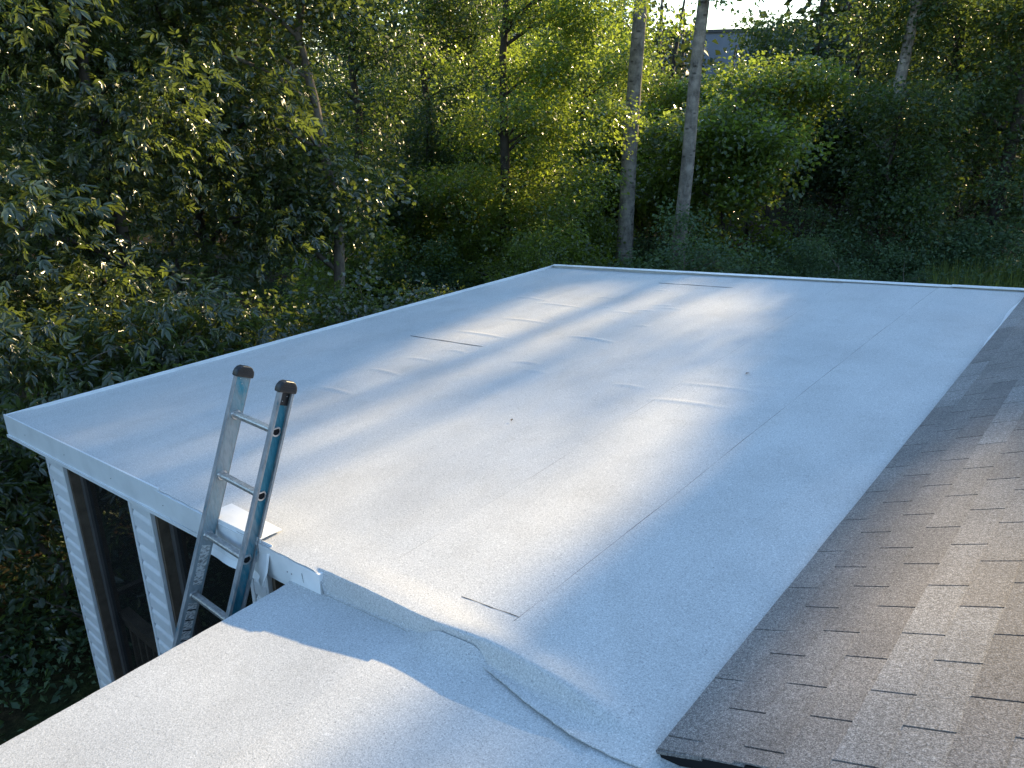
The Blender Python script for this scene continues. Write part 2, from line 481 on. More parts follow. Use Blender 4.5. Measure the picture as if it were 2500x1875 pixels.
def strip_mesh(name, xa, xb, ya, yb, lift, dx=0.03, lap=True):
    """one roll of membrane; xa, xb are functions of y, ya, yb functions of x; the uphill side laps over the next roll below"""
    nx = max(4, int((xb(3.) - xa(3.)) / dx))
    S = np.linspace(0, 1, nx + 1)
    yy0 = ya(np.array([xa(0.2) * (1 - s) + xb(0.2) * s for s in S]))
    yy1 = yb(np.array([xa(6.) * (1 - s) + xb(6.) * s for s in S]))
    lo, hi = yy0.mean(), yy1.mean()
    T = [np.linspace(0, 1, int((hi - lo) / 0.0125) + 2)]
    if lo < 0.3:                                  # dense rows where the sheet turns down
        near = np.concatenate([np.linspace(-0.10, 0.16, 60), np.arange(0.17, hi, 0.0125), [hi]])
        rows = near
        X = np.empty((nx + 1, len(rows))); Y = np.empty_like(X)
        for j, r in enumerate(rows):
            for_i = xa(r) * (1 - S) + xb(r) * S
            y0 = ya(for_i)
            if r < 0.16:
                t = (r + 0.10) / 0.26
                Y[:, j] = y0 + (0.16 - y0) * t
            else:
                Y[:, j] = r
            X[:, j] = for_i
        Y[:, -1] = yb(X[:, -1])
    else:
        t = T[0]
        Y = yy0[:, None] * (1 - t) + yy1[:, None] * t
        X = np.stack([xa(Y[i]) * (1 - S[i]) + xb(Y[i]) * S[i] for i in range(nx + 1)])
    if yy0.mean() < 0.3:
        # columns left of the wrapped part simply stop at the fascia
        pass
    Z = sheet_z(X, Y) + lift * (.3 + .7 * smooth((Y - .14) / .3))
    n, mrow = X.shape
    top = np.stack([X, Y, Z], -1).reshape(-1, 3)
    I = np.arange(n * mrow).reshape(n, mrow)
    F = [np.stack([I[:-1, :-1], I[1:, :-1], I[1:, 1:], I[:-1, 1:]], -1).reshape(-1, 4)]
    bot = top - np.array([0, 0, 0.0045])
    B = I + n * mrow
    rim = np.concatenate([I[:, 0], I[-1, 1:], I[-2::-1, -1], I[0, -2:0:-1]])
    rb = rim + n * mrow
    F.append(np.stack([rb, np.roll(rb, -1), np.roll(rim, -1), rim], -1))
    return sheet_mesh(name, top, bot, F)

def const(v): return lambda t: np.full_like(np.asarray(t, float), v)
seam = {1: lambda y: -0.77 + 0.008 * np.sin(1.1 * y) + 0.010 * (y - 1.6), 2: lambda y: -1.515 - 0.008 * y + 0.006 * np.sin(1.7 * y),
        3: lambda y: -2.545 + 0.006 * y, 4: lambda y: -3.66 + 0.045 * y, 5: lambda y: -4.66 + 0.05 * y}
edge_l = lambda y: left_x(np.asarray(y, float)) + 0.006 * np.sin(5.1 * np.asarray(y, float)) + 0.004 * np.sin(13 * np.asarray(y, float))
ny = lambda x: np.where(np.asarray(x) < -1.735, 0.113 - 0.028 * smooth((np.asarray(x) + 3.3) / 1.5) + 0.002 * np.sin(37 * np.asarray(x)), near_y(x))
far = const(YF - 0.055)
gap = -0.030
def plus(f, g): return lambda y: f(y) + g
strips = [
    (seam[1], const(0.16), ny, far, 0.0), (seam[2], plus(seam[1], -gap), ny, far, -0.0048),
    (seam[3], plus(seam[2], -gap), ny, far, -0.0096),
    (seam[4], plus(seam[3], -gap), ny, const(5.8815), -0.0144), (seam[4], plus(seam[3], -gap), const(5.8835), far, -0.0144),
    (seam[5], plus(seam[4], -gap), ny, const(3.172), -0.0192), (seam[5], plus(seam[4], -gap), const(3.174), far, -0.0192),
    (edge_l, plus(seam[5], -gap), ny, far, -0.0240)]
def fix(o, par):
    o.parent = par
    root = par
    while root.parent: root = root.parent
    o.matrix_parent_inverse = Matrix.Translation(-Vector(root.location)) if par is root else Matrix.Identity(4)
    return o
for xa, xb, ya, yb, lift in strips:
    fix(link('membrane_strip', strip_mesh('membrane_strip', xa, xb, ya, yb, lift)), porch)
# dark butt joints where one roll ends and the next begins
for (xa_, ya_), (xb_, yb_), lift, hw in (((-1.069, .304), (-.771, .328), -.0022, .0022), ((-4.50, 3.178), (-3.56, 3.166), -.0175, .0075), ((-3.385, 5.886), (-2.49, 5.880), -.0127, .011)):
    j = MB()
    n = 14
    P = []
    for q in range(n + 1):
        t = q / n
        x = xa_ + (xb_ - xa_) * t; y = ya_ + (yb_ - ya_) * t + .0012 * math.sin(11 * t + x)
        z = float(sheet_z(np.array([x]), np.array([y]))[0]) + lift
        wd = hw * (.75 + .25 * math.sin(17 * t))
        P.append(((x, y - wd, z), (x, y + wd, z)))
    j.add([p for pr in P for p in pr], [(2 * q, 2 * q + 2, 2 * q + 3, 2 * q + 1) for q in range(n)])
    P_(j, 'butt_joint', M['bitumen'])

# thin bead of bitumen squeezed out along each lap
for kq, (fn, lift, hw) in enumerate(((seam[1], -.0010, .0032), (seam[2], -.0058, .0030), (seam[3], -.0106, .0034), (seam[4], -.0154, .0034), (seam[5], -.0202, .0032))):
    j = MB()
    ys = np.arange(.20, YF - .08, .03)
    xs = fn(ys) - .0035
    zs = sheet_z(xs, ys) + lift - .0025
    wd = hw * (.55 + .45 * np.sin(ys * 9 + kq) * np.sin(ys * 3.7 + 2 * kq))
    P = []
    for x, y, z, q in zip(xs, ys, zs, wd): P += [(x - q, y, z), (x + q, y, z + .0004)]
    j.add(P, [(2 * q, 2 * q + 1, 2 * q + 3, 2 * q + 2) for q in range(len(xs) - 1)])
    P_(j, 'lap_bead', M['bead'])

# white fascia along the near edge, with its lower lip, and along the left edge
def edge_board(name, pts, zf, out, top, bottom, inner, mat, parent=None, **kw):
    """board that follows the roof edge from pts[0] to pts[1]; out = outward unit vector"""
    mb = MB()
    (x0, y0), (x1, y1) = pts
    n = 10
    for i in range(n):
        a, b = i / n, (i + 1) / n
        q = []
        for dz in (bottom, top):
            for t, o_ in ((a, out), (b, out), (b, inner), (a, inner)):
                x, y = x0 + (x1 - x0) * t, y0 + (y1 - y0) * t
                q.append((x + o_[0], y + o_[1], zf(x, y) + dz))
        mb.hexa(q)
    return P_(mb, name, mat, parent, **kw)
fa = edge_board('fascia', ((NL[0] - .004, YN - .014), (-3.30, YN - .014)), flat_z, (0, 0), 0.008, -0.150, (0, 0.012), M['white'])
edge_board('fascia', ((-3.34, YN - .017), (-1.730, YN - .040)), flat_z, (0, 0), -0.0095, -0.149, (0, 0.034), M['white'])
edge_board('fascia_lip', ((NL[0] - .006, YN - .024), (-1.99, YN - .024)), flat_z, (0, 0), -0.158, -0.182, (0, 0.04), M['white'], fa)
edge_board('fascia_bead', ((NL[0] - .004, YN - .012), (-1.99, YN - .012)), flat_z, (0, 0), -0.150, -0.158, (0, 0.02), M['white'], fa)
edge_board('fascia', ((NL[0] - .008, YN + .004), (FL[0] - .008, YF - .004)), flat_z, (0, 0), 0.004, -0.150, (0.012, 0), M['white'])
edge_board('soffit', ((NL[0] + .03, YN + .016), (-.02, YN + .016)), flat_z, (0, 0), -0.185, -0.197, (0, 0.15), M['white'])
# two lengths of raised white drip edge along the far side
def far_trim(x0, x1, dz):
    mb = MB()
    n = 6
    for i in range(n):
        a, b = x0 + (x1 - x0) * i / n, x0 + (x1 - x0) * (i + 1) / n
        prof = [(-0.056, 0.004), (-0.056, 0.011), (-0.012, 0.010), (-0.006, 0.014), (0.010, 0.014), (0.010, -0.15), (-0.002, -0.15), (-0.002, 0.004)]
        poly = [Vector((0, YF + py, 0)) for py, pz in prof]
        va = [(a, YF + py, flat_z(a, YF) + pz + dz) for py, pz in prof]
        vb = [(b, YF + py, flat_z(b, YF) + pz + dz) for py, pz in prof]
        k = len(prof)
        mb.add(va + vb, [tuple(range(k)), tuple(range(2 * k - 1, k - 1, -1))] + [(q, q + k, (q + 1) % k + k, (q + 1) % k) for q in range(k)])
    return P_(mb, 'drip_edge', M['white'])
far_trim(FL[0], -0.60, 0.0)
far_trim(-0.62, 0.12, 0.006)
# white metal that peeps out along the foot of the shingles
mb = MB()
for i in range(24):
    ya_, yb_ = 2.9 + i * .145, 2.9 + (i + 1) * .145
    wv = lambda y: -0.012 + 0.030 * max(0, math.sin((y - 4.2) * 1.35)) * (1 + .3 * math.sin(7 * y)) if y > 4.2 else -0.012
    q = []
    for x, z0 in ((0, .0), (0, .004)):
        pass
    mb.hexa([(-.015 - wv(ya_), ya_, flat_z(-.03, ya_) + .004), (.05, ya_, flat_z(.05, ya_) + .004), (.05, yb_, flat_z(.05, yb_) + .004), (-.015 - wv(yb_), yb_, flat_z(-.03, yb_) + .004),
             (-.015 - wv(ya_), ya_, flat_z(-.03, ya_) + .010), (.05, ya_, flat_z(.05, ya_) + .012), (.05, yb_, flat_z(.05, yb_) + .012), (-.015 - wv(yb_), yb_, flat_z(-.03, yb_) + .010)])
P_(mb, 'metal_edge', M['white'])

# flashing patch behind the ladder: flange on the roof, face over the fascia, kicked bottom and a curled end
fl = MB()
fx = np.linspace(-2.72, -2.215, 9)
def flash_rows(x, t):
    bend = 0.006 * math.sin(3.2 * t * math.pi)
    yb_ = 0.238 - 0.02 * t
    return [(x, yb_, flat_z(x, yb_) + .009), (x, .15, flat_z(x, .15) + .013), (x, .098, flat_z(x, .1) + .013), (x, .092 + bend * .4, flat_z(x, .1) - .02),
            (x + .004 * t, .088 + bend, flat_z(x, .1) - .13), (x + .006 * t, .070 + bend, flat_z(x, .1) - .168), (x + .008 * t, .050 + bend, flat_z(x, .1) - .196)]
rows = [flash_rows(x, i / 8) for i, x in enumerate(fx)]
k = len(rows[0])
vs = [p for r in rows for p in r]
fs = [(i * k + q, i * k + q + 1, (i + 1) * k + q + 1, (i + 1) * k + q) for i in range(8) for q in range(k - 1)]
fl.add(vs, fs)
o = P_(fl, 'flashing', M['flash'])
so = o.modifiers.new('thick', 'SOLIDIFY'); so.thickness = 0.0025
cu = MB()
cx = np.linspace(-2.30, -2.13, 7)
rows = []
for i, x in enumerate(cx):
    t = i / 6
    out = 0.012 + 0.030 * t * t
    rows.append([(x, .104, flat_z(x, .1) + .004), (x, .100 - out * .5, flat_z(x, .1) - .05), (x + .01 * t, .096 - out, flat_z(x, .1) - .12), (x - .012 * t, .088 - out * 1.5, flat_z(x, .1) - .19 - .02 * t)])
cu.add([p for r in rows for p in r], [(i * 4 + q, i * 4 + q + 1, (i + 1) * 4 + q + 1, (i + 1) * 4 + q) for i in range(6) for q in range(3)])
o = P_(cu, 'flashing', M['white'], smooth=True)
so = o.modifiers.new('thick', 'SOLIDIFY'); so.thickness = 0.0025
# nail heads along the fascia
for x in (-5.45, -4.7, -3.95, -3.25, -1.99, -1.955):
    yy = YN - .0146 if x < -3.3 else YN - .0172 - .0142 * (x + 3.34)
    nh = MB(); zc = flat_z(x, .1) - .085
    nh.tube([(x, yy + .004, zc), (x, yy - .0015, zc)], [.0045, .0035], 7)
    P_(nh, 'nail', M['bead'])
# crack in the white fascia by the wrapped membrane
ck = MB(); ck.add([(-1.868, .0800, -.225), (-1.864, .0800, -.225), (-1.859, .0800, -.272), (-1.861, .0800, -.272)], [(0, 1, 2, 3)])
P_(ck, 'crack', M['bitumen'])

# porch walls: posts clad in narrow lap siding, screens between them
WY = 0.22
def post(x0, x1, y0, y1, ztop, face, zbot=GROUND + .4, boards=True):
    p = MB(); p.box(x0, x1, y0, y1, zbot, ztop)
    po = P_(p, 'post', M['vinyl'])
    if not boards: return po
    z = ztop - 0.02
    while z > zbot + .1:
        b = MB()
        h = 0.128
        if face == 'y':
            xa_, xb_ = x0 + .034, x1 - .022
            prof = [(y0 - .001, z - h), (y0 - .022, z - h), (y0 - .022, z - .048), (y0 - .019, z - .038), (y0 - .006, z - .012), (y0 - .006, z), (y0 - .001, z)]
            k7 = len(prof)
            b.add([(xa_, py, pz) for py, pz in prof] + [(xb_, py, pz) for py, pz in prof],
                  [tuple(range(k7 - 1, -1, -1)), tuple(range(k7, 2 * k7))] + [(q, (q + 1) % k7, (q + 1) % k7 + k7, q + k7) for q in range(k7)])
        P_(b, 'siding_board', M['vinyl'], po)
        z -= h
    t = MB(); t.box(x0 - .012, x0 + .022, y0 - .022, y0 + .03, zbot, ztop)
    P_(t, 'corner_trim', M['vinyl'], po, bevel=.003)
    t = MB(); t.box(x1 - .020, x1 + .004, y0 - .022, y0 + .004, zbot, ztop)
    P_(t, 'corner_trim', M['white'], po, bevel=.003)
    t = MB(); t.box(x1 + .001, x1 + .03, y0 + .006, y0 + .16, zbot, ztop)
    P_(t, 'jamb', M['wood'], po)
    return po
POSTS = [(-5.42, -5.105), (-4.00, -3.70), (-2.56, -2.39), (-1.15, -0.85)]
for x0, x1 in POSTS:
    post(x0, x1, WY, WY + .12, flat_z(x0, .2) - .19, 'y')
ZF = -3.0
for (xa, xb) in ((POSTS[0][1], POSTS[1][0]), (POSTS[1][1], POSTS[2][0]), (POSTS[2][1], POSTS[3][0])):
    zt = flat_z(xa, .2) - .19
    for a, b in ((xa + .032, xa + .085), (xb - .05, xb)):
        fr = MB(); fr.box(a, b, WY + .07, WY + .11, ZF, zt)
        f_ = P_(fr, 'screen_frame', M['bronze'])
    s_ = MB(); s_.add([(xa + .085, WY + .09, ZF), (xb - .05, WY + .09, ZF), (xb - .05, WY + .09, zt), (xa + .085, WY + .09, zt)], [(0, 1, 2, 3)])
    P_(s_, 'screen', M['screen'], f_)
    r_ = MB(); r_.box(xa + .03, xb, WY + .13, WY + .22, -2.16, -2.12)
    rl = P_(r_, 'railing', M['wood'])
    for za, zb in ((-2.25, -2.162), (-2.95, -2.88)):
        r_ = MB(); r_.box(xa + .03, xb, WY + .15, WY + .19, za, zb)
        P_(r_, 'cross_rail', M['wood'], rl)
    x = xa + .12
    while x < xb - .05:
        b_ = MB(); b_.box(x, x + .035, WY + .155, WY + .185, -2.88, -2.25)
        P_(b_, 'baluster', M['wood'], rl)
        x += .13
# left and far sides: posts, screens, rails
for yy in (1.75, 3.3, 4.85, 6.1):
    x0 = left_x(yy) + .44
    post(x0, x0 + .12, yy, yy + .16, flat_z(x0, yy) - .13, 'y', boards=False)
for xx in (-3.7, -2.3, -0.9):
    post(xx, xx + .16, 6.12, 6.24, flat_z(xx, 6.1) - .13, 'y', boards=False)
for q in ((-5.40, -5.34, .4, 6.1, -2.16, -2.12), (-5.0, 0, 6.15, 6.2, -2.16, -2.12)):
    r_ = MB(); r_.box(*q)
    P_(r_, 'railing', M['wood'])
s_ = MB(); s_.add([(-5.33, .35, ZF), (-4.95, 6.1, ZF), (-4.95, 6.1, -.55), (-5.33, .35, -.68)], [(0, 1, 2, 3)])
P_(s_, 'screen', M['screen'])
s_ = MB(); s_.add([(-4.9, 6.19, ZF), (0, 6.19, ZF), (0, 6.19, -.1), (-4.9, 6.19, -.5)], [(0, 1, 2, 3)])
P_(s_, 'screen', M['screen'])
f_ = MB(); f_.box(-5.45, .1, .25, 6.25, -3.12, -3.0)
P_(f_, 'porch_floor', M['wood'])
sk = MB(); sk.box(-5.43, -.02, WY + .01, WY + .06, GROUND - .2, -3.0)
P_(sk, 'skirt', M['vinyl'])

# ------------------------------------------------------------------ the house: shingled roof, gable, low roof in front
house = tag(empty('house', (2.0, 2.0, GROUND)), 'house with a brown grey shingle roof beside the pale porch roof', 'house')
TH = 0.449113
EY = Vector((0, math.cos(.03304), math.sin(.03304)))
UP = Vector((math.cos(TH), 0, math.sin(TH))); UP = (UP - EY * UP.dot(EY)).normalized()
NN = UP.cross(EY)
FR = Matrix(((UP.x, EY.x, NN.x, 0), (UP.y, EY.y, NN.y, 0), (UP.z, EY.z, NN.z, 0), (0, 0, 0, 1)))
HINV = Matrix.Translation(-Vector(house.location))
SLOPE = 3.9
YTOP = 8.0
rd = MB()
c0 = [(0.0, 0.025), (SLOPE, 0.025), (SLOPE, YTOP), (0.0, YTOP)]
rd.hexa([FR @ Vector((a, b, -.04)) for a, b in c0] + [FR @ Vector((a, b, -.003)) for a, b in c0])
P_(rd, 'roof_deck', M['deck'], house)  # black sheet stands in for the shade inside the shingle slots
bk = MB()                                        # the far slope beyond the ridge
rx = (FR @ Vector((SLOPE, 0, 0)))
bk.hexa([(rx.x, 0.02, rx.z - .04), (rx.x + 3.6, 0.02, rx.z - 1.75), (rx.x + 3.6, YTOP, rx.z - 1.5), (rx.x, YTOP, rx.z + .2),
         (rx.x, 0.02, rx.z + .004), (rx.x + 3.6, 0.02, rx.z - 1.70), (rx.x + 3.6, YTOP, rx.z - 1.45), (rx.x, YTOP, rx.z + .25)])
P_(bk, 'roof_slope', M['shingle'], house)
EXPO, TAB = 0.127, 0.3048
def strip_geo(y0, y1, slots, wob=0.0):
    """three-tab strip between y0 and y1 with slots cut at the given places; local x runs up the roof"""
    mb = MB()
    ztop = lambda x: 0.0095 - 0.043 * x
    zbot = lambda x: 0.0040 - 0.043 * x
    cuts = [y0] + [s for s in slots if y0 + .02 < s < y1 - .02] + [y1]
    for a, b in zip(cuts[:-1], cuts[1:]):
        ga = 0.0034 if a in slots or abs(a - y0) > 1e-6 else 0.001
        gb = 0.0034
        lo, hi = a + ga, b - gb
        e = 0.002 * random.uniform(-1, 1)
        mb.hexa([(e, lo, zbot(0)), (EXPO - .001, lo, zbot(EXPO)), (EXPO - .001, hi, zbot(EXPO)), (e, hi, zbot(0)),
                 (e, lo, ztop(0)), (EXPO - .001, lo, ztop(EXPO)), (EXPO - .001, hi, ztop(EXPO)), (e, hi, ztop(0))])
    mb.hexa([(EXPO - .001, y0 + .001, zbot(EXPO)), (EXPO + .03, y0 + .001, zbot(EXPO + .03)), (EXPO + .03, y1 - .001, zbot(EXPO + .03)), (EXPO - .001, y1 - .001, zbot(EXPO)),
             (EXPO - .001, y0 + .001, ztop(EXPO)), (EXPO + .03, y0 + .001, ztop(EXPO + .03)), (EXPO + .03, y1 - .001, ztop(EXPO + .03)), (EXPO - .001, y1 - .001, ztop(EXPO))])
    return mb
full = [strip_geo(0, 3 * TAB, [0, TAB, 2 * TAB]).mesh('shingle', M['shingle']) for _ in range(4)]
NC = int(SLOPE / EXPO)
pieces = []
for i in range(NC):
    off = (0.085 if i % 2 == 0 else 0.245) + 0.004 * random.uniform(-1, 1)
    rake = 0.022 + 0.006 * random.uniform(-1, 1)
    k0 = {0: 1, 1: 0, 2: 2, 3: 1, 4: 0, 5: 2}[i % 6]
    first = off + k0 * TAB
    pieces.append((i, rake, first, [off + q * TAB for q in range(0, k0 + 1)], None))
    y = first
    while y < YTOP - .5:
        pieces.append((i, y, y + 3 * TAB, None, random.choice(full)))
        y += 3 * TAB
def in_view(p):
    q = np.array(p) - CAM
    z = q @ fw
    return (q @ rt2 / z, q @ up2 / z, z)
rest = MB()
for i, ya, yb, slots, me in pieces:
    ctr = FR @ Vector((i * EXPO + .06, (ya + yb) / 2, 0))
    a, b, z = in_view(ctr)
    vis = z > 0 and a < 1250 / FPX + .30 and b > -937 / FPX - .35
    if vis:
        if me is None:
            me = strip_geo(ya, yb, [s for s in slots if s < yb - .01]).mesh('shingle', M['shingle'])
            mat = FR @ Matrix.Translation((i * EXPO, 0, 0))
        else:
            mat = FR @ Matrix.Translation((i * EXPO, ya, 0))
        o = link('shingle', me, house)
        o.matrix_local = HINV @ mat
    else:
        g = strip_geo(ya, yb, slots if slots else [ya + TAB, ya + 2 * TAB])
        rest.add([FR @ (Vector(v) + Vector((i * EXPO, 0, 0))) for v in g.v], g.f)
o = P_(rest, 'shingle_field', M['shingle'], house); o['kind'] = 'stuff'
# starter course, dark drip line, rake board and gable wall
st = MB()
c1 = [(-.006, 0.02), (.15, 0.02), (.15, YTOP), (-.006, YTOP)]
st.hexa([FR @ Vector((a, b, -.007)) for a, b in c1] + [FR @ Vector((a, b, .0035)) for a, b in c1])
P_(st, 'starter_course', M['shingle'], house)
rk = MB()
c2 = [(.17, .030), (SLOPE, .030), (SLOPE, .055), (.17, .055)]
rk.hexa([FR @ Vector((a, b, -.19)) for a, b in c2] + [FR @ Vector((a, b, -.012)) for a, b in c2])
P_(rk, 'rake_board', M['beige'], house)
gw = MB()
gw.add([(.16, .075, low_z(.16, 0) - .6), (7.0, .075, low_z(.16, 0) - .6), (7.0, .075, .0), (rx.x, .075, rx.z - .05), (.16, .075, .04),
        (.16, .30, low_z(.16, 0) - .6), (7.0, .30, low_z(.16, 0) - .6), (7.0, .30, .0), (rx.x, .30, rx.z - .05), (.16, .30, .04)],
       [(0, 1, 2, 3, 4), (9, 8, 7, 6, 5), (0, 5, 6, 1), (1, 6, 7, 2), (2, 7, 8, 3), (3, 8, 9, 4), (4, 9, 5, 0)])
P_(gw, 'gable_wall', M['beige'], house)
hw = MB(); hw.box(.16, 7.0, .31, YTOP - .2, GROUND - .2, -.12)
P_(hw, 'house_wall', M['beige'], house)
# low roof in front: deck, membrane rolls, edge boards, wall beneath
LX = -1.975
lr = MB()
slab(lr, [(LX + .028, -4.0), (3.0, -4.0), (3.0, .115), (LX + .028, .115)], low_z, 0.024, 0.12)
lo = P_(lr, 'low_roof', M['deck'], house)
def low_strip(xa, xb, lift, y1):
    xs = np.linspace(xa, xb, 30); ys = np.linspace(-4.0, y1, 90)
    X, Y = np.meshgrid(xs, ys, indexing='ij')
    Z = low_z(X, Y) + lift + 0.0018 * np.sin(4.1 * X + 2.3 * Y) + 0.0014 * np.sin(9 * Y + 3 * X)
    step = 0.058 * np.abs(X) - 0.004                                       # sheet turned up against the step, fully where the fold begins
    H = 0.010 * smooth((-1.0 - X) / .1) + (step + .027 * smooth((X + 1.15) / 0.45) * .8) * smooth((X + 1.12) / .14) * smooth((-0.69 - X) / .13)
    up_l = H * smooth((Y - 0.026) / 0.068)
    Z = Z + up_l
    if xa < LX + .01:
        X[0] += 0.0012 * np.sin(9 * Y[0]) + 0.0012 * np.sin(41 * Y[0])
    n, mrow = X.shape
    top = np.stack([X, Y, Z], -1).reshape(-1, 3)
    I = np.arange(n * mrow).reshape(n, mrow)
    F = [np.stack([I[:-1, :-1], I[1:, :-1], I[1:, 1:], I[:-1, 1:]], -1).reshape(-1, 4)]
    rim = np.concatenate([I[:, 0], I[-1, 1:], I[-2::-1, -1], I[0, -2:0:-1]]); rb = rim + n * mrow
    F.append(np.stack([rb, np.roll(rb, -1), np.roll(rim, -1), rim], -1))
    me = sheet_mesh('membrane_strip', top, top - np.array([0, 0, .0045]), F)
    o = link('membrane_strip', me); o.parent = lo
    return o
low_strip(LX, -1.12, -.0100, .100); low_strip(-1.152, -.17, -.0050, .100); low_strip(-.198, .78, 0.0, .070); low_strip(.753, 1.73, .005, .070); low_strip(1.703, 3.0, .010, .070)
e_ = MB(); e_.hexa([(LX + .010, -4, low_z(LX, -4) - .16), (LX + .026, -4, low_z(LX, -4) - .16), (LX + .026, .10, low_z(LX, .1) - .16), (LX + .010, .10, low_z(LX, .1) - .16),
                    (LX + .010, -4, low_z(LX, -4) - .016), (LX + .026, -4, low_z(LX, -4) - .016), (LX + .026, .10, low_z(LX, .1) - .016), (LX + .010, .10, low_z(LX, .1) - .016)])
P_(e_, 'edge_board', M['white'], lo)
sw = MB(); sw.box(-1.80, 3.0, -3.9, .10, GROUND - .2, -1.05)
P_(sw, 'side_wall', M['vinyl'], house)

# ------------------------------------------------------------------ ladder
S_ = 1.045
P0 = CAM + S_ * (np.array([-2.471, 0.197, 0.363]) - CAM)
LA, LB, LY = 1.175, -0.036, -0.019
dv = Vector((math.cos(LA) * math.sin(LB), math.cos(LA) * math.cos(LB), math.sin(LA)))        # up along the rails
rv = Vector((math.cos(LY), math.sin(LY), 0)); rv = (rv - dv * rv.dot(dv)).normalized()        # along the rungs
nv = dv.cross(rv).normalized()                                 # towards the wall it leans on
PITCHR = 0.3048 * S_
WID = 0.339 * S_
DEP = 0.083
LMAT = Matrix(((rv.x, nv.x, dv.x, P0[0]), (rv.y, nv.y, dv.y, P0[1]), (rv.z, nv.z, dv.z, P0[2]), (0, 0, 0, 1)))
low = (P0[2] - GROUND) / dv.z - .02
foot = LMAT @ Vector((WID / 2, 0, -low))
ladder = tag(empty('extension_ladder', foot), 'worn teal extension ladder leaning on the white edge of the porch roof', 'ladder')
LINV = Matrix.Translation(-Vector(foot))
def L_(mb, name, mat, parent=None, **kw):
    o = mb.build(name, mat, None, **kw)
    o.parent = parent or ladder
    o.matrix_local = (LINV @ LMAT) if parent is None else Matrix.Identity(4)
    return o
TOPR = 0.205
def rail(side):                                # side -1: left rail, +1: right rail; web inside, flanges outward
    x = 0.0 if side < 0 else WID
    sgn = -1 if side < 0 else 1
    r = MB()
    x2 = x + sgn * .005
    r.box(min(x, x2), max(x, x2), -DEP / 2 + .006, DEP / 2 - .006, -low, TOPR)
    ro = L_(r, 'side_rail', M['fibre_worn' if side < 0 else 'fibre'], bevel=.001, seg=1)
    x3 = x + sgn * .030
    for s in (-1, 1):
        f = MB(); y = s * (DEP / 2 - .003)
        f.box(min(x, x3), max(x, x3), y - .003, y + .003, -low, TOPR)
        L_(f, 'rail_flange', M['edge'], ro, bevel=.0025)
        l2 = MB(); y2 = s * (DEP / 2 - .010)
        l2.box(min(x3, x3 - sgn * .006), max(x3, x3 - sgn * .006), y2 - .004, y2 + .004, -low, TOPR)
        L_(l2, 'flange_lip', M['edge'], ro)
    # moulded end cap, rounded like a loaf
    cp = MB()
    prof = []
    hw_ = DEP / 2 + .010
    pts = [(-hw_, -.012), (hw_, -.012), (hw_, .010), (hw_ - .004, .024), (hw_ - .016, .040), (hw_ - .030, .047), (-hw_ + .030, .047), (-hw_ + .016, .040), (-hw_ + .004, .024), (-hw_, .010)]
    xa, xb = (x - .034, x + .010) if side < 0 else (x - .010, x + .034)
    cp.extrude([(0, a, TOPR + b) for a, b in pts], (xa, 0, 0), (xb, 0, 0))
    co = L_(cp, 'end_cap', M['plastic'], ro, bevel=.008, seg=3)
    rb_ = MB()
    for q in (.008, .020, .031):
        rb_.box(xb - .0005, xb + .0012, -hw_ + .014 + q * .3, hw_ - .014 - q * .3, TOPR + q - .001, TOPR + q + .001)
    L_(rb_, 'cap_rib', M['plastic'], ro)
    if side > 0:
        bp = MB(); bp.box(x + .006, x + .010, -DEP / 2 + .012, DEP / 2 - .012, TOPR - .075, TOPR - .012)
        L_(bp, 'cap_bracket', M['plastic'], ro)
        for (a, b) in ((-.022, -.03), (.016, -.03), (-.004, -.055)):
            rv_ = MB(); rv_.tube([(x + .0095, a, TOPR + b), (x + .0125, a, TOPR + b)], [.003, .002], 8)
            L_(rv_, 'rivet', M['alu'], ro, smooth=True)
    else:
        for (a, b) in ((-.018, -.02), (.014, -.02), (-.004, -.045)):
            rv_ = MB(); rv_.tube([(x - .0002, a, TOPR + b), (x + .0025, a, TOPR + b)], [.003, .002], 8)
            L_(rv_, 'rivet', M['alu'], ro, smooth=True)
    return ro
railL, railR = rail(-1), rail(1)
def dpoly(r, flat, n=18):                       # D outline in (y, z), flat tread on top
    out = []
    for q in range(n):
        a = 2 * math.pi * q / n
        y, z = r * math.cos(a), r * math.sin(a)
        out.append((y, min(z, flat)))
    return out
nr = int(low / PITCHR)
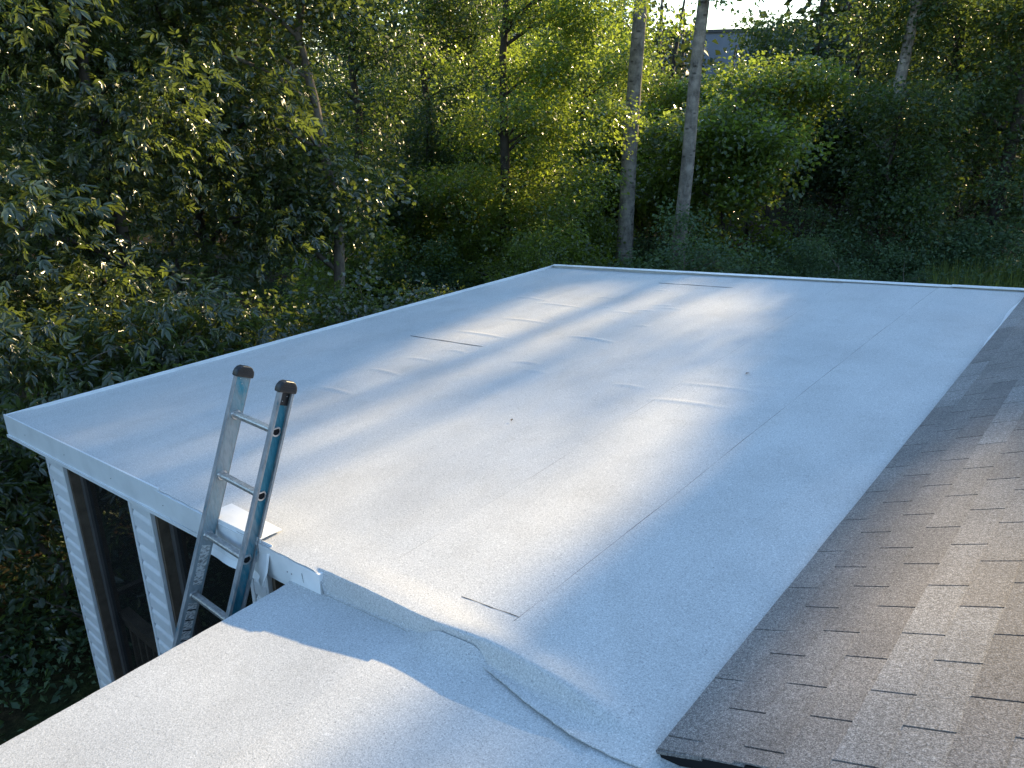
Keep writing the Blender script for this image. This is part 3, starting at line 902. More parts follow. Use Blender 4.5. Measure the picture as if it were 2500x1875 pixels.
for kx in range(nr + 1):
    z0 = -kx * PITCHR
    r = MB()
    tilt = Matrix.Rotation(0.40, 3, 'X')        # tread kept level while the ladder leans
    po = [tilt @ Vector((0, a, b)) + Vector((0, 0, z0)) for a, b in dpoly(.0195, .012)]
    r.extrude(po, (-.004, 0, 0), (WID + .008, 0, 0))
    rg = L_(r, 'rung', M['alu'])
    if z0 < -2.2: continue
    g = MB()
    for q in range(7):
        yq = -.011 + q * .0036
        p = tilt @ Vector((0, yq, .0125)) + Vector((0, 0, z0))
        g.box(.014, WID - .004, p.y - .0007, p.y + .0007, p.z - .001, p.z + .0012)
    L_(g, 'tread_rib', M['alu'], rg)
    for xs, th, hole in ((.0005, .009, False), (WID - .0105, .010, False), (WID + .0055, .007, True)):
        cgm = MB()
        n = 18
        oo = [tilt @ Vector((0, a, b)) + Vector((0, 0, z0)) for a, b in dpoly(.0285, .021)]
        ii = [tilt @ Vector((0, a, b)) + Vector((0, 0, z0)) for a, b in dpoly(.0185, .0125)]
        vs = [v + Vector((xs, 0, 0)) for v in oo] + [v * 1 + Vector((xs + th, 0, 0)) for v in [tilt @ Vector((0, a, b)) + Vector((0, 0, z0)) for a, b in dpoly(.0255, .0185)]] + [v + Vector((xs + th, 0, 0)) for v in ii] + [v + Vector((xs, 0, 0)) for v in ii]
        fs = []
        for ring in range(3):
            for q in range(n):
                fs.append((ring * n + q, ring * n + (q + 1) % n, (ring + 1) * n + (q + 1) % n, (ring + 1) * n + q))
        cgm.add(vs, fs)
        L_(cgm, 'rung_collar', M['alu'], rg, smooth=False)
        if hole:
            h = MB(); h.add([v + Vector((WID + .0092, 0, 0)) for v in ii], [tuple(range(n))])
            L_(h, 'rung_hole_shade', M['deck'], rg)  # black disc in place of the shade inside the hollow rung
def sticker(z1, z0, y0, y1, parent):
    s = MB(); s.box(.0003, .0014, y0, y1, z0, z1)
    return L_(s, 'sticker', M['sticker'], parent)
sticker(-2 * PITCHR - .055, -2 * PITCHR - .265, -.022, .026, railL)
b_ = sticker(-3 * PITCHR - .045, -3 * PITCHR - .27, -.022, .026, railL)
for q in range(4):
    e_ = MB(); e_.box(.0016, .0022, -.021, .025, -3 * PITCHR - .085 - q * .055, -3 * PITCHR - .078 - q * .055)
    L_(e_, 'sticker_band', M['plastic'], railL)
for s in (0, WID):
    ft = MB(); ft.box(s - .02, s + .02, -.05, .05, -low - .03, -low + .06)
    L_(ft, 'foot_pad', M['plastic'])


# ------------------------------------------------------------------ trees
def at(az, d):
    a = math.radians(az)
    return CAM[0] + d * math.sin(a), CAM[1] + d * math.cos(a)

# Openings in the tall canopy on the sun's side: (strength, outline in (x, height) of the sun beam where it passes y = 0)
GAPS = [
 (.68,[[-3.4, -0.35], [-4.2, -1.3], [-4.7, -2.4], [-2.2, -2.5], [-1.3, -1.4], [-0.75, -0.5], [-0.8, -0.15]]),
 (.35,[[-5.4, -.4], [-5.4, -1.1], [-3.2, -.6], [-3.2, -.3]]),
 (1,[[-2.3, -0.272], [-3.16, -0.591], [-3.3, -0.777], [-2.66, -0.786], [-1.99, -0.545], [-1.51, -0.399], [-1.05, -0.326], [-0.75, -0.218], [-1.02, -0.175], [-1.64, -0.224]]),
 (1,[[-1.04, -0.371], [-1.3, -0.38], [-1.39, -0.685], [-1.57, -1.05], [-1.65, -1.274], [-1.42, -1.294], [-1.21, -1.087], [-1.03, -0.89], [-0.85, -0.691], [-0.84, -0.478], [-0.72, -0.246], [-0.88, -0.197], [-1.19, -0.21]]),
 (0.8,[[-3.64, -0.772], [-3.94, -0.952], [-4.17, -1.417], [-4.49, -1.927], [-4.62, -2.372], [-4.05, -2.467], [-3.35, -2.249], [-3.2, -1.745], [-2.9, -1.369], [-2.8, -1.06], [-2.73, -0.75]]),
 (0.6,[[-2.1, -0.767], [-2.19, -1.189], [-2.19, -1.467], [-2.49, -1.535], [-2.55, -1.271], [-2.46, -0.897]]),
 (0.9,[[-3.19, -2.254], [-2.75, -2.49], [-2.12, -2.286], [-2.06, -1.975], [-2.26, -1.853], [-2.59, -1.835]]),
 (0.6,[[-3.03, -1.755], [-2.97, -1.993], [-2.58, -2.073], [-2.31, -1.642], [-2.43, -1.493]]),
 (0.6,[[-5.21, -0.642], [-5.24, -0.87], [-5.06, -1.015], [-4.6, -0.871], [-4.47, -0.556]]),
 (0.85,[[-3.78, -0.413], [-3.79, -0.588], [-3.47, -0.476], [-3.42, -0.385]]),
 (1,[[-2.6, 1.6], [-2.6, 0.3], [-2.3, -0.3], [-1.06, -0.181], [-0.72, -0.145], [-0.45, 0.038], [-0.2, 0.208], [-0.1, 0.6], [-0.4, 1.6]]),
 (1,[[0.10, -0.85], [0.36, -0.75], [0.6, -0.35], [1.05, -0.05], [1.5, 0.40], [1.1, 0.65], [0.45, 0.24], [0.12, -0.05], [0.08, -0.45]]),
 (0.9,[[-2.95, -0.1], [-2.95, -0.5], [-2.1, -0.55], [-2.0, -0.1]]),
]
def inside(poly, u, h):
    r = np.zeros(len(u), bool)
    n = len(poly)
    for i in range(n):
        x0, y0 = poly[i]; x1, y1 = poly[(i + 1) % n]
        if y0 == y1: continue
        c = ((y0 > h) != (y1 > h)) & (u < (x1 - x0) * (h - y0) / (y1 - y0) + x0)
        r ^= c
    return r
def open_sky(p, r):
    """True where a leaf at p would stand in one of the openings"""
    u = p[:, 0] - p[:, 1] * TA + r.normal(0, .05, len(p))
    h = p[:, 2] - p[:, 1] * TE + r.normal(0, .04, len(p))
    out = np.zeros(len(p), bool)
    roll = r.random(len(p))
    for s, poly in GAPS:
        out |= inside(poly, u, h) & (roll < s)
    return out & (p[:, 1] > 7)

def leaf_cloud(r, ctr, rad, per, size, kind='simple', flat=.30, droop=.45, upness=.8, keep=None, aspect=.5):
    """leaf blades on sprays round the given centres; returns vertices and faces"""
    n = len(ctr)
    per = np.maximum(1, (np.asarray(per) * np.ones(n)).astype(int))
    idx = np.repeat(np.arange(n), per)
    N = len(idx)
    R = (np.asarray(rad) * np.ones(n))[idx]
    tilt = r.normal(0, .35, (n, 2))
    nrm = np.stack([tilt[:, 0], tilt[:, 1], np.ones(n)], 1); nrm /= np.linalg.norm(nrm, axis=1)[:, None]
    t1 = np.cross(nrm, [1, .01, 0]); t1 /= np.linalg.norm(t1, axis=1)[:, None]
    t2 = np.cross(nrm, t1)
    a = r.random(N) * 2 * np.pi
    q = np.sqrt(r.random(N))
    off = (t1[idx] * (np.cos(a) * q)[:, None] + t2[idx] * (np.sin(a) * q)[:, None])
    out = off / (np.linalg.norm(off, axis=1)[:, None] + 1e-6)
    p = ctr[idx] + off * R[:, None] + nrm[idx] * (r.normal(0, flat, N) * R)[:, None]
    p[:, 2] -= droop * q * q * R
    if keep is not None:
        kp = ~keep(p, r)
        p, out, idx, R = p[kp], out[kp], idx[kp], R[kp]
        N = len(p)
    d = out + r.normal(0, .55, (N, 3)); d[:, 2] -= .25
    d /= np.linalg.norm(d, axis=1)[:, None]
    nn = nrm[idx] * upness + r.normal(0, .5, (N, 3))
    if kind == 'compound':                       # five or seven leaflets on one stalk
        side = np.cross(nn, d); side /= np.linalg.norm(side, axis=1)[:, None] + 1e-6
        nn = np.cross(d, side)
        P, Dd, Nn, S = [], [], [], []
        sz = size * r.uniform(.75, 1.2, N)
        for t, ang, ls in ((1.0, 0, 1.15), (.78, .75, 1.0), (.78, -.75, 1.0), (.40, .95, .8), (.40, -.95, .8)):
            b = p + d * (t * 1.1 * sz)[:, None]
            dd = d * math.cos(ang) + side * math.sin(ang) + r.normal(0, .12, (N, 3)); dd[:, 2] -= .25
            P.append(b); Dd.append(dd); Nn.append(nn + r.normal(0, .22, (N, 3))); S.append(sz * ls)
        p, d, nn, sz = np.concatenate(P), np.concatenate(Dd), np.concatenate(Nn), np.concatenate(S)
    else:
        sz = size * r.uniform(.6, 1.25, N)
    d /= np.linalg.norm(d, axis=1)[:, None]
    side = np.cross(nn, d); side /= np.linalg.norm(side, axis=1)[:, None] + 1e-6
    nn = np.cross(d, side)
    L = sz[:, None]; W = sz[:, None] * aspect * .5
    fold = nn * (W * r.uniform(-.1, .7, (len(sz), 1)))
    tipd = d * L - nn * (L * .12)
    if kind == 'compound' or kind == 'hex':
        V = np.stack([p, p + d * L * .28 - side * W * .85 + fold, p + d * L * .62 - side * W * .8 + fold, p + tipd,
                      p + d * L * .62 + side * W * .8 + fold, p + d * L * .28 + side * W * .85 + fold], 1).reshape(-1, 3)
        b = np.arange(len(sz))[:, None] * 6
        F = np.concatenate([b + [0, 3, 2], b + [0, 2, 1], b + [0, 5, 4], b + [0, 4, 3]])
    elif kind == 'lobed':                        # oak and tulip shaped blade
        V = np.stack([p, p + d * L * .30 - side * W + fold, p + d * L * .50 - side * W * .55 + fold * .5, p + d * L * .72 - side * W * .95 + fold, p + tipd,
                      p + d * L * .72 + side * W * .95 + fold, p + d * L * .50 + side * W * .55 + fold * .5, p + d * L * .30 + side * W + fold], 1).reshape(-1, 3)
        b = np.arange(len(sz))[:, None] * 8
        F = np.concatenate([b + [0, 2, 1], b + [0, 4, 2], b + [2, 4, 3], b + [0, 7, 6], b + [0, 6, 4], b + [6, 5, 4]])
    else:
        V = np.stack([p, p + d * L * .45 - side * W + fold, p + tipd, p + d * L * .45 + side * W + fold], 1).reshape(-1, 3)
        b = np.arange(len(sz))[:, None] * 4
        F = np.concatenate([b + [0, 2, 1], b + [0, 3, 2]])
    return V, F

def blob_points(r, blobs, n, shell=2.4):
    """n spray centres in a crown made of ellipsoids (x, y, z, rx, ry, rz), denser towards the outside"""
    w_ = np.array([b[3] * b[4] * b[5] for b in blobs]) ** .75
    ids = r.choice(len(blobs), n, p=w_ / w_.sum())
    B = np.array(blobs)[ids]
    d = r.normal(0, 1, (n, 3)); d /= np.linalg.norm(d, axis=1)[:, None]
    q = r.random(n) ** (1 / shell)
    q *= 1 + .16 * np.sin(d[:, 0] * 5 + B[:, 0]) * np.cos(d[:, 2] * 6 + B[:, 1]) + r.normal(0, .07, n)
    return B[:, :3] + d * B[:, 3:] * q[:, None]

def limb_mesh(mb, r, base, top, tr, limbs, wander=.12, sides=10):
    """tapered trunk with limbs towards the given points; coordinates relative to the base"""
    base, top = np.array(base, float), np.array(top, float)
    n = 9
    pts = [base + (top - base) * t + np.array([r.normal(0, wander) * t * (1 - t) * 3, r.normal(0, wander) * t * (1 - t) * 3, 0]) for t in np.linspace(0, 1, n)]
    rad = [tr * (1.25 if i == 0 else 1) * (1 - .62 * i / (n - 1)) for i in range(n)]
    mb.tube(pts, rad, sides)
    H = top[2] - base[2]
    for e in limbs:
        hz = np.clip((e[2] - base[2] - .45 * np.hypot(*(e[:2] - base[:2]))) / max(H, .1), .12, .92)
        q = hz * (n - 1); i = int(q); s = pts[i] + (pts[min(i + 1, n - 1)] - pts[i]) * (q - i)
        L = np.linalg.norm(e - s)
        mid = (s + e) / 2 + np.array([r.normal(0, .08 * L), r.normal(0, .08 * L), .10 * L])
        r0 = min(rad[i] * .55, .02 + .013 * L)
        mb.tube([s, s * .4 + mid * .6 + [0, 0, .02 * L], mid * .55 + e * .45, e], [r0, r0 * .75, r0 * .5, r0 * .18], 5, cap=False)

def tree(name, cat, label, x, y, blobs, n, per, size, leafmat, r, tr=.14, height=None, bark='bark', kind='simple', rad=.5, group=None, limbs=16,
         lean=(0, 0), flat=.3, droop=.45, keep=False, aspect=.5, upness=.8, shell=2.4, crown=True, wander=.12, crown_name='crown'):
    z0 = float(ground_z(np.float64(x), np.float64(y))) - .05
    root = tag(empty(name, (x, y, z0)), label, cat, group)
    rel = [(b[0], b[1], b[2] - z0, b[3], b[4], b[5]) for b in blobs]          # blob z is given above the eave datum
    if n:
        nb = max(6, n // 7)
        bc = blob_points(r, rel, nb, shell)
        sp = .62 * rad
        ctr = bc[r.integers(0, nb, n)] + r.normal(0, 1, (n, 3)) * np.array([sp, sp, sp * .55])
    else:
        ctr = np.zeros((0, 3))
    ctr = ctr[ctr[:, 2] > .15] if n else ctr
    off = np.array([x, y, z0])
    if keep and len(ctr):
        ctr = ctr[~open_sky(ctr + off, r)]
    if height is not None:
        mb = MB()
        lm = ctr[r.choice(len(ctr), min(limbs, len(ctr)), replace=False)] if len(ctr) and limbs else []
        if keep and len(lm):
            ok = []
            for e in lm:
                line = np.array([e * t + np.array([0, 0, height * .6]) * (1 - t) for t in np.linspace(.15, 1, 8)]) + off
                if not open_sky(line, r).any(): ok.append(e)
            lm = ok
        limb_mesh(mb, r, (0, 0, -.1), (lean[0], lean[1], height), tr, lm, wander)
        mb.build('trunk', M[bark], root, smooth=True)
    if len(ctr):
        kf = (lambda p, rr: open_sky(p + off, rr)) if keep else None
        V, F = leaf_cloud(r, ctr, rad, per, size, kind, flat, droop, upness, kf, aspect)
        o = link(crown_name, np_mesh(crown_name, V, F, M[leafmat]), root)
    return root

def copy_tree(src, x, y, rz, s, label):
    c = src.copy(); COL.objects.link(c)
    c.location = (x, y, float(ground_z(np.float64(x), np.float64(y))) - .05); c.rotation_euler = (0, 0, rz); c.scale = s
    c['label'] = label
    for ch in src.children:
        k = ch.copy(); COL.objects.link(k); k.parent = c
    return c
R = lambda s: np.random.default_rng(s)

# --- the near wall of foliage beyond the left edge of the porch
GL = 'trees close beyond the left edge of the porch'
x, y = at(-79, 12.0)
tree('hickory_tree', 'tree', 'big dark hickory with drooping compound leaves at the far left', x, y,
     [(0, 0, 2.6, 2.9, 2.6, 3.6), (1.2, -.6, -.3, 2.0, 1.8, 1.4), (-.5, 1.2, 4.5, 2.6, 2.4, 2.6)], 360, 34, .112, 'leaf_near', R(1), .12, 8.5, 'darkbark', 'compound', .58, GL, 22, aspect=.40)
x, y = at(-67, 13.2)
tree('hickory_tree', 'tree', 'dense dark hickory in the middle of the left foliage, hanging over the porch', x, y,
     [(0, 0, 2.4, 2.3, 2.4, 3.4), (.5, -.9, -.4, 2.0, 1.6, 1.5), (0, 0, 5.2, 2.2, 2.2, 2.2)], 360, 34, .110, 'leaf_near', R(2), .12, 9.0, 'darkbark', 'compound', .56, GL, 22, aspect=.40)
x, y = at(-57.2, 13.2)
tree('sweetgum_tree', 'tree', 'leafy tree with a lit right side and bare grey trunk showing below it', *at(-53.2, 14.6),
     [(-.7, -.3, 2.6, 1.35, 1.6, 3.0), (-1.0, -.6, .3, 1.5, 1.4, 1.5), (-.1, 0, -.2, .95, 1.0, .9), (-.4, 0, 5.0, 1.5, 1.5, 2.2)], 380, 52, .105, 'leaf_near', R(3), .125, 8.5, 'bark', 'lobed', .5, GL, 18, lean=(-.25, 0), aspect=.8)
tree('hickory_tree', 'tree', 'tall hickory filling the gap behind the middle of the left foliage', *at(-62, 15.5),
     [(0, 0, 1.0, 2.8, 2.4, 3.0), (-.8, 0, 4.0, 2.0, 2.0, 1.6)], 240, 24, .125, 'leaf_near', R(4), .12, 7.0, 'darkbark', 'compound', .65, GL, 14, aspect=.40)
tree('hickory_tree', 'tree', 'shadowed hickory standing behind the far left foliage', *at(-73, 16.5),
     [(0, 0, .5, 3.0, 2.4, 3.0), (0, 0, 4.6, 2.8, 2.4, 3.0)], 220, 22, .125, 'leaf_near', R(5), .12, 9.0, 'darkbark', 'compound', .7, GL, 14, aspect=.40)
tree('ash_sapling', 'sapling', 'dark ash sapling with long leaflets just past the left corner of the porch roof', *at(-75.5, 9.3),
     [(0, 0, -1.15, 1.5, 1.3, .75), (.4, .9, -1.7, 1.4, 1.0, .8), (-.4, -.6, -2.1, 1.1, 1.0, .7)], 110, 24, .125, 'leaf_near', R(6), .05, 2.6, 'bark', 'compound', .5, None, 12, droop=.7, aspect=.36)
tree('ash_sapling', 'sapling', 'dark ash sapling behind the left edge of the roof, below the hickories', *at(-65, 9.9),
     [(0, 0, -1.0, 1.5, 1.2, .7), (-.5, -.6, -1.7, 1.3, 1.0, .7)], 100, 24, .12, 'leaf_near', R(8), .05, 2.8, 'bark', 'compound', .5, None, 12, droop=.7, aspect=.36)
tree('maple_sapling', 'sapling', 'bushy sapling with sunlit leaves peeping over the roof below the bare trunk', *at(-51.8, 10.8),
     [(0, 0, -1.35, 1.3, 1.3, .85), (-.9, -.5, -1.1, 1.1, 1.0, .75), (.8, .4, -1.9, 1.1, 1.1, .7)], 150, 44, .085, 'leaf_near', R(9), .05, 2.6, 'bark', 'lobed', .42, None, 14, aspect=.8)
tree('dogwood_bush', 'bush', 'bush with pale lit leaves on the ground left of the corner post', *at(-79.5, 8.6),
     [(0, 0, -2.9, .8, .7, .6), (-.9, .6, -2.4, .9, .9, .7), (-.5, -.7, -3.2, 1.0, .8, .4)], 60, 20, .105, 'leaf_near', R(10), .03, 1.2, 'bark', 'hex', .36, None, 10, aspect=.55)
tree('dogwood_bush', 'bush', 'shadowed bush low behind the corner post', *at(-73, 8.2),
     [(0, 0, -2.6, .9, .8, .6), (.5, .9, -2.2, 1.0, 1.0, .7)], 60, 20, .105, 'leaf_near', R(11), .03, 1.2, 'bark', 'hex', .36, None, 10, aspect=.55)

# --- the sunlit middle
GM = 'trees in the sunlit middle of the wood'
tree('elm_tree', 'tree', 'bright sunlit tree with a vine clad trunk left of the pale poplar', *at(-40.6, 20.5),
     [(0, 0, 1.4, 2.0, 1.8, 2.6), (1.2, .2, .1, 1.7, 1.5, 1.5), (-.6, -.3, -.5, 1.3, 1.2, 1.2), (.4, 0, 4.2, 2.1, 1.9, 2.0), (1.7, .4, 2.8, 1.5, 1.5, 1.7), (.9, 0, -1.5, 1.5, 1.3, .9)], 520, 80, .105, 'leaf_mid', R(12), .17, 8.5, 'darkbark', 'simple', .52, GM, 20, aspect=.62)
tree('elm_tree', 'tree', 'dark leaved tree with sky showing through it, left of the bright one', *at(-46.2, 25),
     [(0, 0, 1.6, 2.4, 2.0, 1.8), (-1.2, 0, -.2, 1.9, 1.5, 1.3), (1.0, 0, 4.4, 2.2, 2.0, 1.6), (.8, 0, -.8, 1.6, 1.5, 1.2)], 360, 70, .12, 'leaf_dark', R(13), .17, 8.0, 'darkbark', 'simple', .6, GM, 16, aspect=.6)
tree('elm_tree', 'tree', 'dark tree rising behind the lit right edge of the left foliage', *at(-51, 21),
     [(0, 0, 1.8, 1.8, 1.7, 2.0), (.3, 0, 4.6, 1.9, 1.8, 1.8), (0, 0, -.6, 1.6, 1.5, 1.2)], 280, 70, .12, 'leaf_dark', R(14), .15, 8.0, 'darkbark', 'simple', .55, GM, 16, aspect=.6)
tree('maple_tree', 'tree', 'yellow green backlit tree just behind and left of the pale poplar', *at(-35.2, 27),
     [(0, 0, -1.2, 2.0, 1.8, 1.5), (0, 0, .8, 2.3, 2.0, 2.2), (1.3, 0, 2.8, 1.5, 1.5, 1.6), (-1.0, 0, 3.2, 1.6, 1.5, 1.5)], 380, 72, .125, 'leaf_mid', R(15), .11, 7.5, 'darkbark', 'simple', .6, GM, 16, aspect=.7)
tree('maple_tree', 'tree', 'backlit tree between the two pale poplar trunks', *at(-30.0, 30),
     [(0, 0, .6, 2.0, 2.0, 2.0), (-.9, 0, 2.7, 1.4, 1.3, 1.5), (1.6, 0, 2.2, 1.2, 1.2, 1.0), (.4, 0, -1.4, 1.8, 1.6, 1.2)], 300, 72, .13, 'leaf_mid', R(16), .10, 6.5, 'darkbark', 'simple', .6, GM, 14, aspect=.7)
tree('viburnum_bush', 'bush', 'rounded sunlit bush above the far left corner of the roof', *at(-38.3, 17.6),
     [(0, 0, -2.1, 1.35, 1.2, .95), (-1.2, .3, -2.3, 1.1, 1.0, .7), (1.0, 0, -2.7, .8, .8, .6)], 200, 66, .075, 'leaf_mid', R(17), .04, 1.8, 'bark', 'simple', .34, None, 12, aspect=.65)
tree('viburnum_bush', 'bush', 'low dull green bush by the left roof edge near its far corner', *at(-45.2, 15.6),
     [(0, 0, -2.2, 1.2, 1.1, .7), (1.3, .3, -2.5, 1.0, 1.0, .6)], 150, 60, .075, 'leaf_near', R(18), .04, 1.4, 'bark', 'simple', .34, None, 12, aspect=.65)
vib = [o for o in COL.objects if o.name == 'viburnum_bush'][0]
vib['group'] = 'rounded bushes under the trees in the middle'
for k_, (az, d_, s, lb) in enumerate([(-42.6, 20.5, 1.2, 'sunlit bush left of the one above the far roof corner'), (-35.2, 22.5, 1.3, 'bush behind the far roof corner, left of the straight poplar'), (-40.2, 25.5, 1.8, 'big bush in the wood behind the vine clad trunk'),
                                     (-46.5, 22.5, 1.5, 'bush filling the dark hollow, right part'), (-50.0, 24.5, 1.7, 'bush filling the dark hollow, left part'), (-37.5, 29, 2.0, 'bush far behind the bright tree'), (-53.5, 18.5, 1.3, 'bush behind the bare grey trunk'),
                                     (-31.0, 28.5, 1.7, 'bush behind the two pale poplars'), (-43.6, 28.5, 2.0, 'big bush at the back of the dark hollow')]):
    x, y = at(az, d_)
    copy_tree(vib, x, y, k_ * 1.9, (s, s, s * (.9 + .12 * (k_ % 3))), lb)
# --- the two pale poplars
tree('poplar_tree', 'tree', 'straight pale poplar trunk rising behind the far roof edge', *at(-32.0, 21.5), [(0, 0, 12.5, 2.4, 2.4, 2.2)], 60, 40, .14, 'leaf_mid', R(19), .24, 16.0, 'poplar', 'simple', .6, None, 8, lean=(.1, .3), aspect=.8, wander=.03)
tree('poplar_tree', 'tree', 'leaning pale poplar trunk wrapped in leaves, right of the straight one', *at(-28.2, 19.5), [(.4, 0, 12.0, 2.4, 2.4, 2.2), (1.3, -.2, 4.0, .75, .6, .9)], 90, 40, .14, 'leaf_mid', R(20), .19, 16.0, 'poplar', 'simple', .6, None, 8, lean=(.45, .2), wander=.03, aspect=.8)
tree('oak_tree', 'tree', 'young oak with big glossy leaves around the leaning poplar trunk', *at(-25.0, 22.6),
     [(-.5, 0, -.2, 1.9, 1.6, 1.8), (.7, 0, 1.4, 1.4, 1.5, 1.2), (-1.7, .5, .6, 1.0, 1.2, 1.7), (.2, 0, -2.0, 1.6, 1.4, .9), (1.0, .2, .1, 1.2, 1.0, .8)], 320, 58, .13, 'leaf_broad', R(21), .08, 5.6, 'darkbark', 'lobed', .55, GM, 20, aspect=.75)
tree('oak_tree', 'tree', 'yellow green oak sprays high right of the leaning poplar', *at(-21.8, 25.0),
     [(0, 0, 1.9, 1.6, 1.4, 1.4), (-1.3, 0, .6, 1.2, 1.2, 1.0), (-2.2, .4, 2.1, .9, .9, .9)], 170, 54, .13, 'leaf_broad', R(22), .09, 6.6, 'darkbark', 'lobed', .55, GM, 14, aspect=.75)
tree('beech_bush', 'bush', 'bush with yellowing brown leaves at the foot of the leaning poplar', *at(-25.6, 17.6),
     [(0, 0, -2.5, .9, .9, .7), (-.9, .3, -2.8, .7, .7, .5)], 50, 34, .085, 'leaf_brown', R(23), .03, 1.2, 'bark', 'simple', .32, None, 10, aspect=.6)
# --- the tall shaded wood on the right: these crowns stand between the sun and the roofs
GR = 'tall trees in the shaded wood on the right'
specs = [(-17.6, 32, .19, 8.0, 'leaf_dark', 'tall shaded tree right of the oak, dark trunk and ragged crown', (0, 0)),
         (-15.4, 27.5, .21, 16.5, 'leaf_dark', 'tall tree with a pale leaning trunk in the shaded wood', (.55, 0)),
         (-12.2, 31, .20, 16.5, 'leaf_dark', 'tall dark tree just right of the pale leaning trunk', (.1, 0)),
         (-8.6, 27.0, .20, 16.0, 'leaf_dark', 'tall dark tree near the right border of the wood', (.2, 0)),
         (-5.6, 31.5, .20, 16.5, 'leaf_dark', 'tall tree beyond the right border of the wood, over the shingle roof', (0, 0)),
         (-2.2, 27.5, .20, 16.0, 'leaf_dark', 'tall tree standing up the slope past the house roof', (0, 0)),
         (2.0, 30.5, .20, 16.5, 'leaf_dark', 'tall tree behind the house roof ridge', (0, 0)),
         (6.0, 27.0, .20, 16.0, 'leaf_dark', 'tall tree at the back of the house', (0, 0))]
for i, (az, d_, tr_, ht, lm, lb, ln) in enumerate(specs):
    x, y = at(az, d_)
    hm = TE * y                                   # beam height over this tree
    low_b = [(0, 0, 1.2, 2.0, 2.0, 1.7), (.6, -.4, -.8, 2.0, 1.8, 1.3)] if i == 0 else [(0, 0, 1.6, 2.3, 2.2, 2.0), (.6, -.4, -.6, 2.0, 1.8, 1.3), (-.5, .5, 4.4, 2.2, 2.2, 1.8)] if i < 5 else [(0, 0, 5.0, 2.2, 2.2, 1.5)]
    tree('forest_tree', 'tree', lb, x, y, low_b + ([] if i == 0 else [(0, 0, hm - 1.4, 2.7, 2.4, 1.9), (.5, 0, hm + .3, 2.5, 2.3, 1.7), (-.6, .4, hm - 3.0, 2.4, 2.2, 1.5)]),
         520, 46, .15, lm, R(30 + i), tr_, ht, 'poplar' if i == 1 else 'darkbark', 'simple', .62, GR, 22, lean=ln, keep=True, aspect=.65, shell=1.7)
proto = tree('understory_tree', 'tree', 'slender shaded understory tree with thin trunk, left end of the dark wood', *at(-20.3, 34), [(0, 0, -.2, 1.7, 1.7, 1.9), (.3, 0, 2.4, 1.6, 1.6, 1.6)], 190, 56, .13, 'leaf_dark', R(50), .075, 6.5, 'darkbark', 'simple', .6, 'thin trees inside the shaded wood', 14, aspect=.62)
for k_, (az, d_, lb) in enumerate([(-14.9, 24.0, 'bushy dark tree hiding the foot of the pale leaning trunk'), (-17.0, 36, 'slender tree deep in the wood, left of the pale leaning trunk'), (-13.6, 35, 'slender tree deep in the wood behind the pale leaning trunk'),
                                  (-10.4, 33, 'slender tree in the wood above the shrubs, right of the leaning trunk'), (-7.4, 34, 'slender tree at the right border of the wood'),
                                  (-23.4, 33, 'slender tree behind the oak'), (-33.0, 36, 'slender tree far behind the straight poplar'), (-38.0, 34, 'slender tree far behind the bright sunlit tree'),
                                  (-43.5, 33, 'slender tree in the dark hollow left of the bright tree'), (-48.5, 30, 'slender tree in the dark hollow behind the bare grey trunk'), (-55.0, 26, 'slender tree glimpsed through the left foliage'),
                                  (-64.0, 25, 'slender tree deep behind the left foliage'), (-72.5, 25, 'slender tree at the back of the far left foliage')]):
    x, y = at(az, d_)
    if az > -12: continue
    copy_tree(proto, x, y, k_ * 1.3, (1, 1, 1.22 if 'behind the oak' in lb else .9 + .07 * (k_ % 4)), lb)
# --- shrubs along the foot of the wood, behind the far edge of the roof
GS = 'bluish shrubs along the foot of the wood'
shr = None
for k_, (az, d_, s, lb) in enumerate([(-21.6, 20.5, .95, 'bluish shrub under the oak, left end of the shrub row'), (-19.2, 22.5, 1.2, 'tall bluish shrub right of the oak'), (-17.2, 20.5, .9, 'low shrub behind the roof edge, third in the row'),
                                     (-15.0, 23.5, 1.25, 'broad bluish shrub below the pale leaning trunk'), (-13.0, 21.0, .85, 'low shrub in the middle of the row, close to the roof'), (-11.2, 24.5, 1.35, 'large shrub right of the pale leaning trunk'),
                                     (-9.0, 21.8, 1.0, 'shrub near the right end of the row'), (-6.9, 24.5, 1.5, 'tallest shrub at the right end of the row'), (-33.4, 24.0, .8, 'dark shrub on the leaf litter left of the straight poplar'),
                                     (-29.6, 25.0, 1.0, 'dark shrub between the two poplar trunks'), (-27.6, 17.4, 1.35, 'dark shrub covering the foot of the leaning poplar'), (-25.0, 17.9, 1.1, 'dark shrub right of the leaning poplar, close to the far roof edge'), (-48.0, 19.5, 1.1, 'dark shrub in the shaded hollow')]):
    x, y = at(az, d_)
    if shr is None:
        shr = tree('shrub', 'bush', lb, x, y, [(0, 0, -2.6, 1.2, 1.1, .85), (.7, .4, -2.3, .9, .9, .8), (-.8, -.2, -2.9, 1.0, .9, .6)], 190, 48, .085, 'leaf_shrub', R(60), .035, 1.6, 'bark', 'simple', .36, GS, 12, aspect=.5)
    else:
        copy_tree(shr, x, y, k_ * 2.1, (s, s, s * (.85 + .1 * (k_ % 3))), lb)

